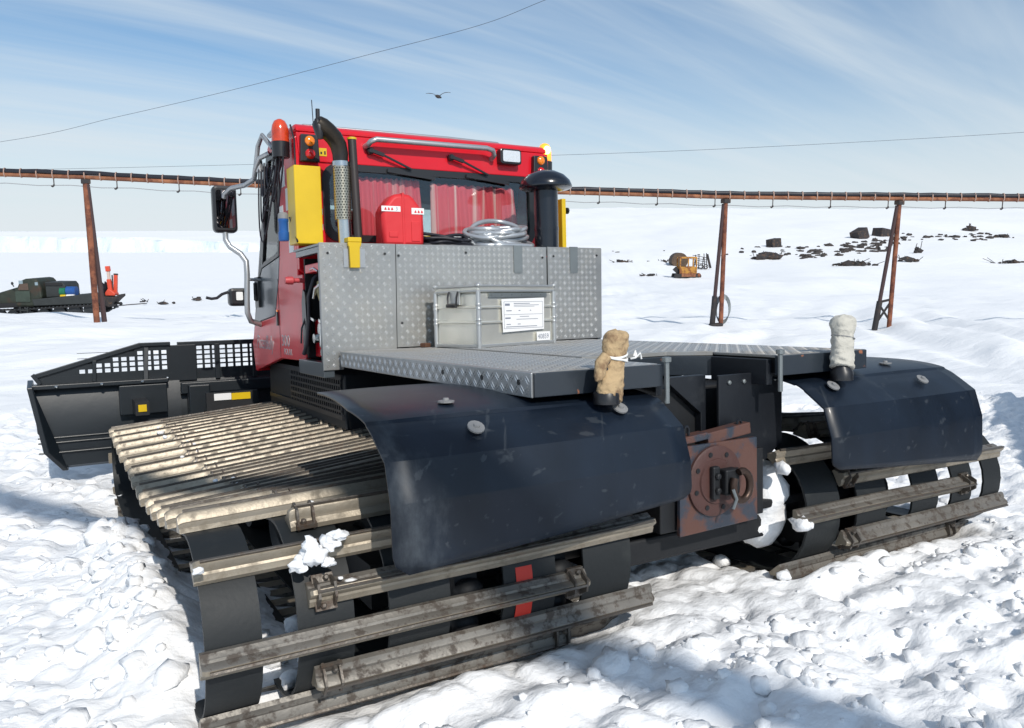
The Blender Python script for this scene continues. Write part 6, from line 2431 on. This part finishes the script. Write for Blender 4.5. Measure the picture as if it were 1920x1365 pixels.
def crate(px, py, wpx, hpx, tilt, label, rail=False):
    M, kk = frame_at(px, py)
    t = thing('scrap_container', label, 'container', M @ Matrix.Rotation(R(25), 4, 'Z') @ Matrix.Rotation(tilt, 4, 'Y'))
    w, h = wpx * kk, hpx * kk
    MB().prism([(-w / 2, -0.2 * h), (w / 2, -0.2 * h), (w / 2, h), (-w / 2 * 0.94, h)], 'Y', -w * 0.4, w * 0.4).build('container_shell', BROWN if rail else SCRAP, t, bevel=0.06)
    MB().box(-w * 0.30, w * 0.30, -w * 0.4 - 0.03, -w * 0.4 - 0.005, h * 0.1, h * 0.8).build('hatch', SCRAP, t)
    if rail:
        m = MB()
        m.tube([(-w * 0.45, -w * 0.38, h), (-w * 0.43, -w * 0.38, h * 1.25), (w * 0.43, -w * 0.38, h * 1.25), (w * 0.45, -w * 0.38, h)], 0.06, 5)
        m.tube([(-w * 0.45, w * 0.38, h), (-w * 0.43, w * 0.38, h * 1.25), (w * 0.43, w * 0.38, h * 1.25), (w * 0.45, w * 0.38, h)], 0.06, 5)
        m.build('rail', SCRAP, t)


crate(1451, 463, 22, 15, R(-9), 'dark tilted container standing alone left of the others on the slope')
crate(1613, 447, 26, 17, R(-24), 'brown container tipped on edge with a rail, middle of the slope')
crate(1653, 442, 28, 13, R(8), 'dark low container with a rail next to the pipe support top')


def heap(px, py, wpx, hpx, label, seed, cat='wreck', n=9, m=SCRAP):
    M, kk = frame_at(px, py)
    t = thing('scrap_heap', label, cat, M)
    rd = random.Random(seed)
    w, h = wpx * kk, hpx * kk
    mb = MB()
    for i in range(n):
        x = rd.uniform(-0.5, 0.5) * w
        hh = h * (1 - (2 * abs(x) / w) ** 1.5) * rd.uniform(0.5, 1.0) + 0.08
        vs, fs = blob(x, rd.uniform(-.6, .6), hh * 0.35, max(0.12, hh * 0.55), seed * 40 + i, 1, 0.9, 0.4)
        sx = rd.uniform(1.0, 2.2)
        vs = [(x + (p[0] - x) * sx, p[1], p[2]) for p in vs]
        mb.add(vs, fs)
    mb.build('heap', m, t)
    b = MB()
    for i in range(max(3, n // 2)):
        x = rd.uniform(-0.45, 0.45) * w
        b.bar((x, rd.uniform(-.5, .5), 0), (x + rd.uniform(-0.3, 0.3) * w, rd.uniform(-.5, .5), h * rd.uniform(0.5, 1.1)), 0.9 * kk, 0.9 * kk)
    b.build('bent_bars', SCRAP, t)


heap(1820, 433, 26, 14, 'dark broken machine lying alone at the far upper right', 21)
heap(1878, 446, 40, 9, 'low dark heap at the right below the broken machine', 22)
heap(1895, 494, 74, 10, 'long dark bank of scrap at the right edge', 23, n=14)
heap(1438, 486, 56, 16, 'pile of twisted scrap below the lone dark container', 24, n=12)
heap(1605, 498, 90, 14, 'wide heap of snowy scrap left of the braced pipe support', 25, n=18)
heap(1705, 490, 40, 11, 'dark scrap piled right behind the braced pipe support', 26, n=10)
heap(1722, 474, 14, 20, 'small upright spike of scrap right of the braced pipe support', 27, n=4)
heap(1225, 517, 50, 5, 'long beam and scrap half buried left of the orange tractor', 28, n=6)
heap(1165, 492, 40, 6, 'small scrap bits beside the right edge of the tread plate box', 29, n=8)
heap(1245, 492, 22, 5, 'low scrap bits between the box edge and the brown tank', 30, n=5)
heap(275, 567, 16, 9, 'bent dark sheet in the snow left of the strapped side lamp', 31, n=3)
heap(312, 570, 24, 7, 'dark scrap piece second from the truck in the snow', 32, n=4)
heap(367, 564, 16, 8, 'dark scrap piece third from the truck in the snow', 33, n=3)
# drag cable from truck to the scrap
a = sight(205, 577)
b = sight(275, 571)
tag(MB().tube([(a[0], a[1], a[2] + 0.08), ((a[0] + b[0]) / 2, (a[1] + b[1]) / 2, (a[2] + b[2]) / 2 + 0.10), (b[0], b[1], b[2] + 0.08)], 0.045, 5).build('drag_cable', SCRAP), 'dark cable lying on the snow behind the tracked truck', 'cable')

# single dark stones on the slope
rd = random.Random(77)
rock_mes = []
for k in range(5):
    vs, fs = blob(0, 0, 0, 1.0, 4000 + k, 2, 0.6, 0.35)
    me = bpy.data.meshes.new('rock')
    me.from_pydata(vs, [], fs)
    me.materials.append(ROCKM)
    rock_mes.append(me)
spots = []
for k in range(84):
    px = rd.uniform(1500, 1680)
    py = 447 + (1680 - px) * 0.10 + rd.uniform(0, 22)
    spots.append((px, py, rd.uniform(2.0, 6.5), 'dark stone in the band of rubble below the two railed containers', 'stones below the railed containers'))
for k in range(40):
    spots.append((rd.uniform(1690, 1860), rd.uniform(438, 452), rd.uniform(1.5, 5), 'dark stone in the thin line right of the braced pipe support', 'stones right of the braced pipe support'))
for k in range(24):
    spots.append((rd.uniform(1390, 1500), rd.uniform(462, 480), rd.uniform(1.5, 4), 'small dark stone just below the lone tilted container', 'stones below the lone tilted container'))
for k in range(10):
    spots.append((rd.uniform(1130, 1420), rd.uniform(470, 492), rd.uniform(1.2, 3), 'tiny dark stone on the slope around the orange tractor', 'stones around the orange tractor'))
for i, (px, py, s, lab, grp) in enumerate(spots):
    x, y, z, d = sight(px, py)
    o = bpy.data.objects.new('rock', rock_mes[i % 5])
    COL.objects.link(o)
    kk = d / 1486.0
    o.location = (x, y, z + s * kk * 0.15)
    o.scale = (s * kk * rd.uniform(0.9, 1.8), s * kk, s * kk * rd.uniform(0.8, 1.5))
    o.rotation_euler = (0, 0, rd.uniform(0, 6.28))
    tag(o, lab, 'rock', grp)

# ------------------------------------------------------------------ unseen stand-ins added to cast shadows into the view
SDX, SDY = -light_dir.x / math.cos(SUN_EL), -light_dir.y / math.cos(SUN_EL)


def toward_sun(x, y, dist):
    return x + SDX * dist, y + SDY * dist


OPH = 9.0  # added overhead pipe, unseen; set high so its shadow falls soft
ox, oy = toward_sun(-0.9, 0.25, OPH / math.tan(SUN_EL))
pa, pb = (ox + 0.45 * 13, oy - 0.893 * 13), (ox - 0.45 * 26, oy + 0.893 * 26)
opipe = thing('shadow_pipe', 'unseen overhead pipe added left of the camera to cast the soft shadow band', 'pipe', Matrix.Translation((pa[0], pa[1], 0)))
MB().tube([(0, 0, OPH + 0.3), ((pb[0] - pa[0]) / 2, (pb[1] - pa[1]) / 2, OPH), (pb[0] - pa[0], pb[1] - pa[1], OPH - 1)], 0.135, 14).build('shadow_tube', GREYPL, opipe, smooth=50)
for q in (0.05, 0.95):
    qx, qy = (pb[0] - pa[0]) * q, (pb[1] - pa[1]) * q
    MB().tube([(qx, qy, gz(pa[0] + qx, pa[1] + qy) - 0.3), (qx, qy, OPH + 0.2 - q)], 0.09, 12).build('shadow_pipe_leg', RUST, opipe, smooth=50)
hx_, hy_ = 6.5, -1.95  # added box, unseen; stands in for a vehicle casting the right-hand shadow
caster_box = thing('shadow_caster_box', 'unseen stand-in box right of the frame, added to cast the shadow there', 'container', Matrix.Translation((hx_, hy_, gz(hx_, hy_) - 0.1)) @ Matrix.Rotation(R(28), 4, 'Z'))
MB().box(-2.4, 2.4, -1.15, 1.15, 0.2, 2.5).build('caster_body', mat('caster_blue', (0.03, 0.07, 0.14), 0.5, var=0.15), caster_box, bevel=0.03)
for k in range(-11, 12):
    MB().box(k * 0.2 - 0.05, k * 0.2 + 0.05, -1.18, 1.18, 0.35, 2.35).build('caster_rib', MATS['caster_blue'], caster_box)
MB().box(-2.5, 2.5, -0.9, -0.6, 0.0, 0.2).build('caster_runner', SCRAP, caster_box)
MB().box(-2.5, 2.5, 0.6, 0.9, 0.0, 0.2).build('caster_runner', SCRAP, caster_box)
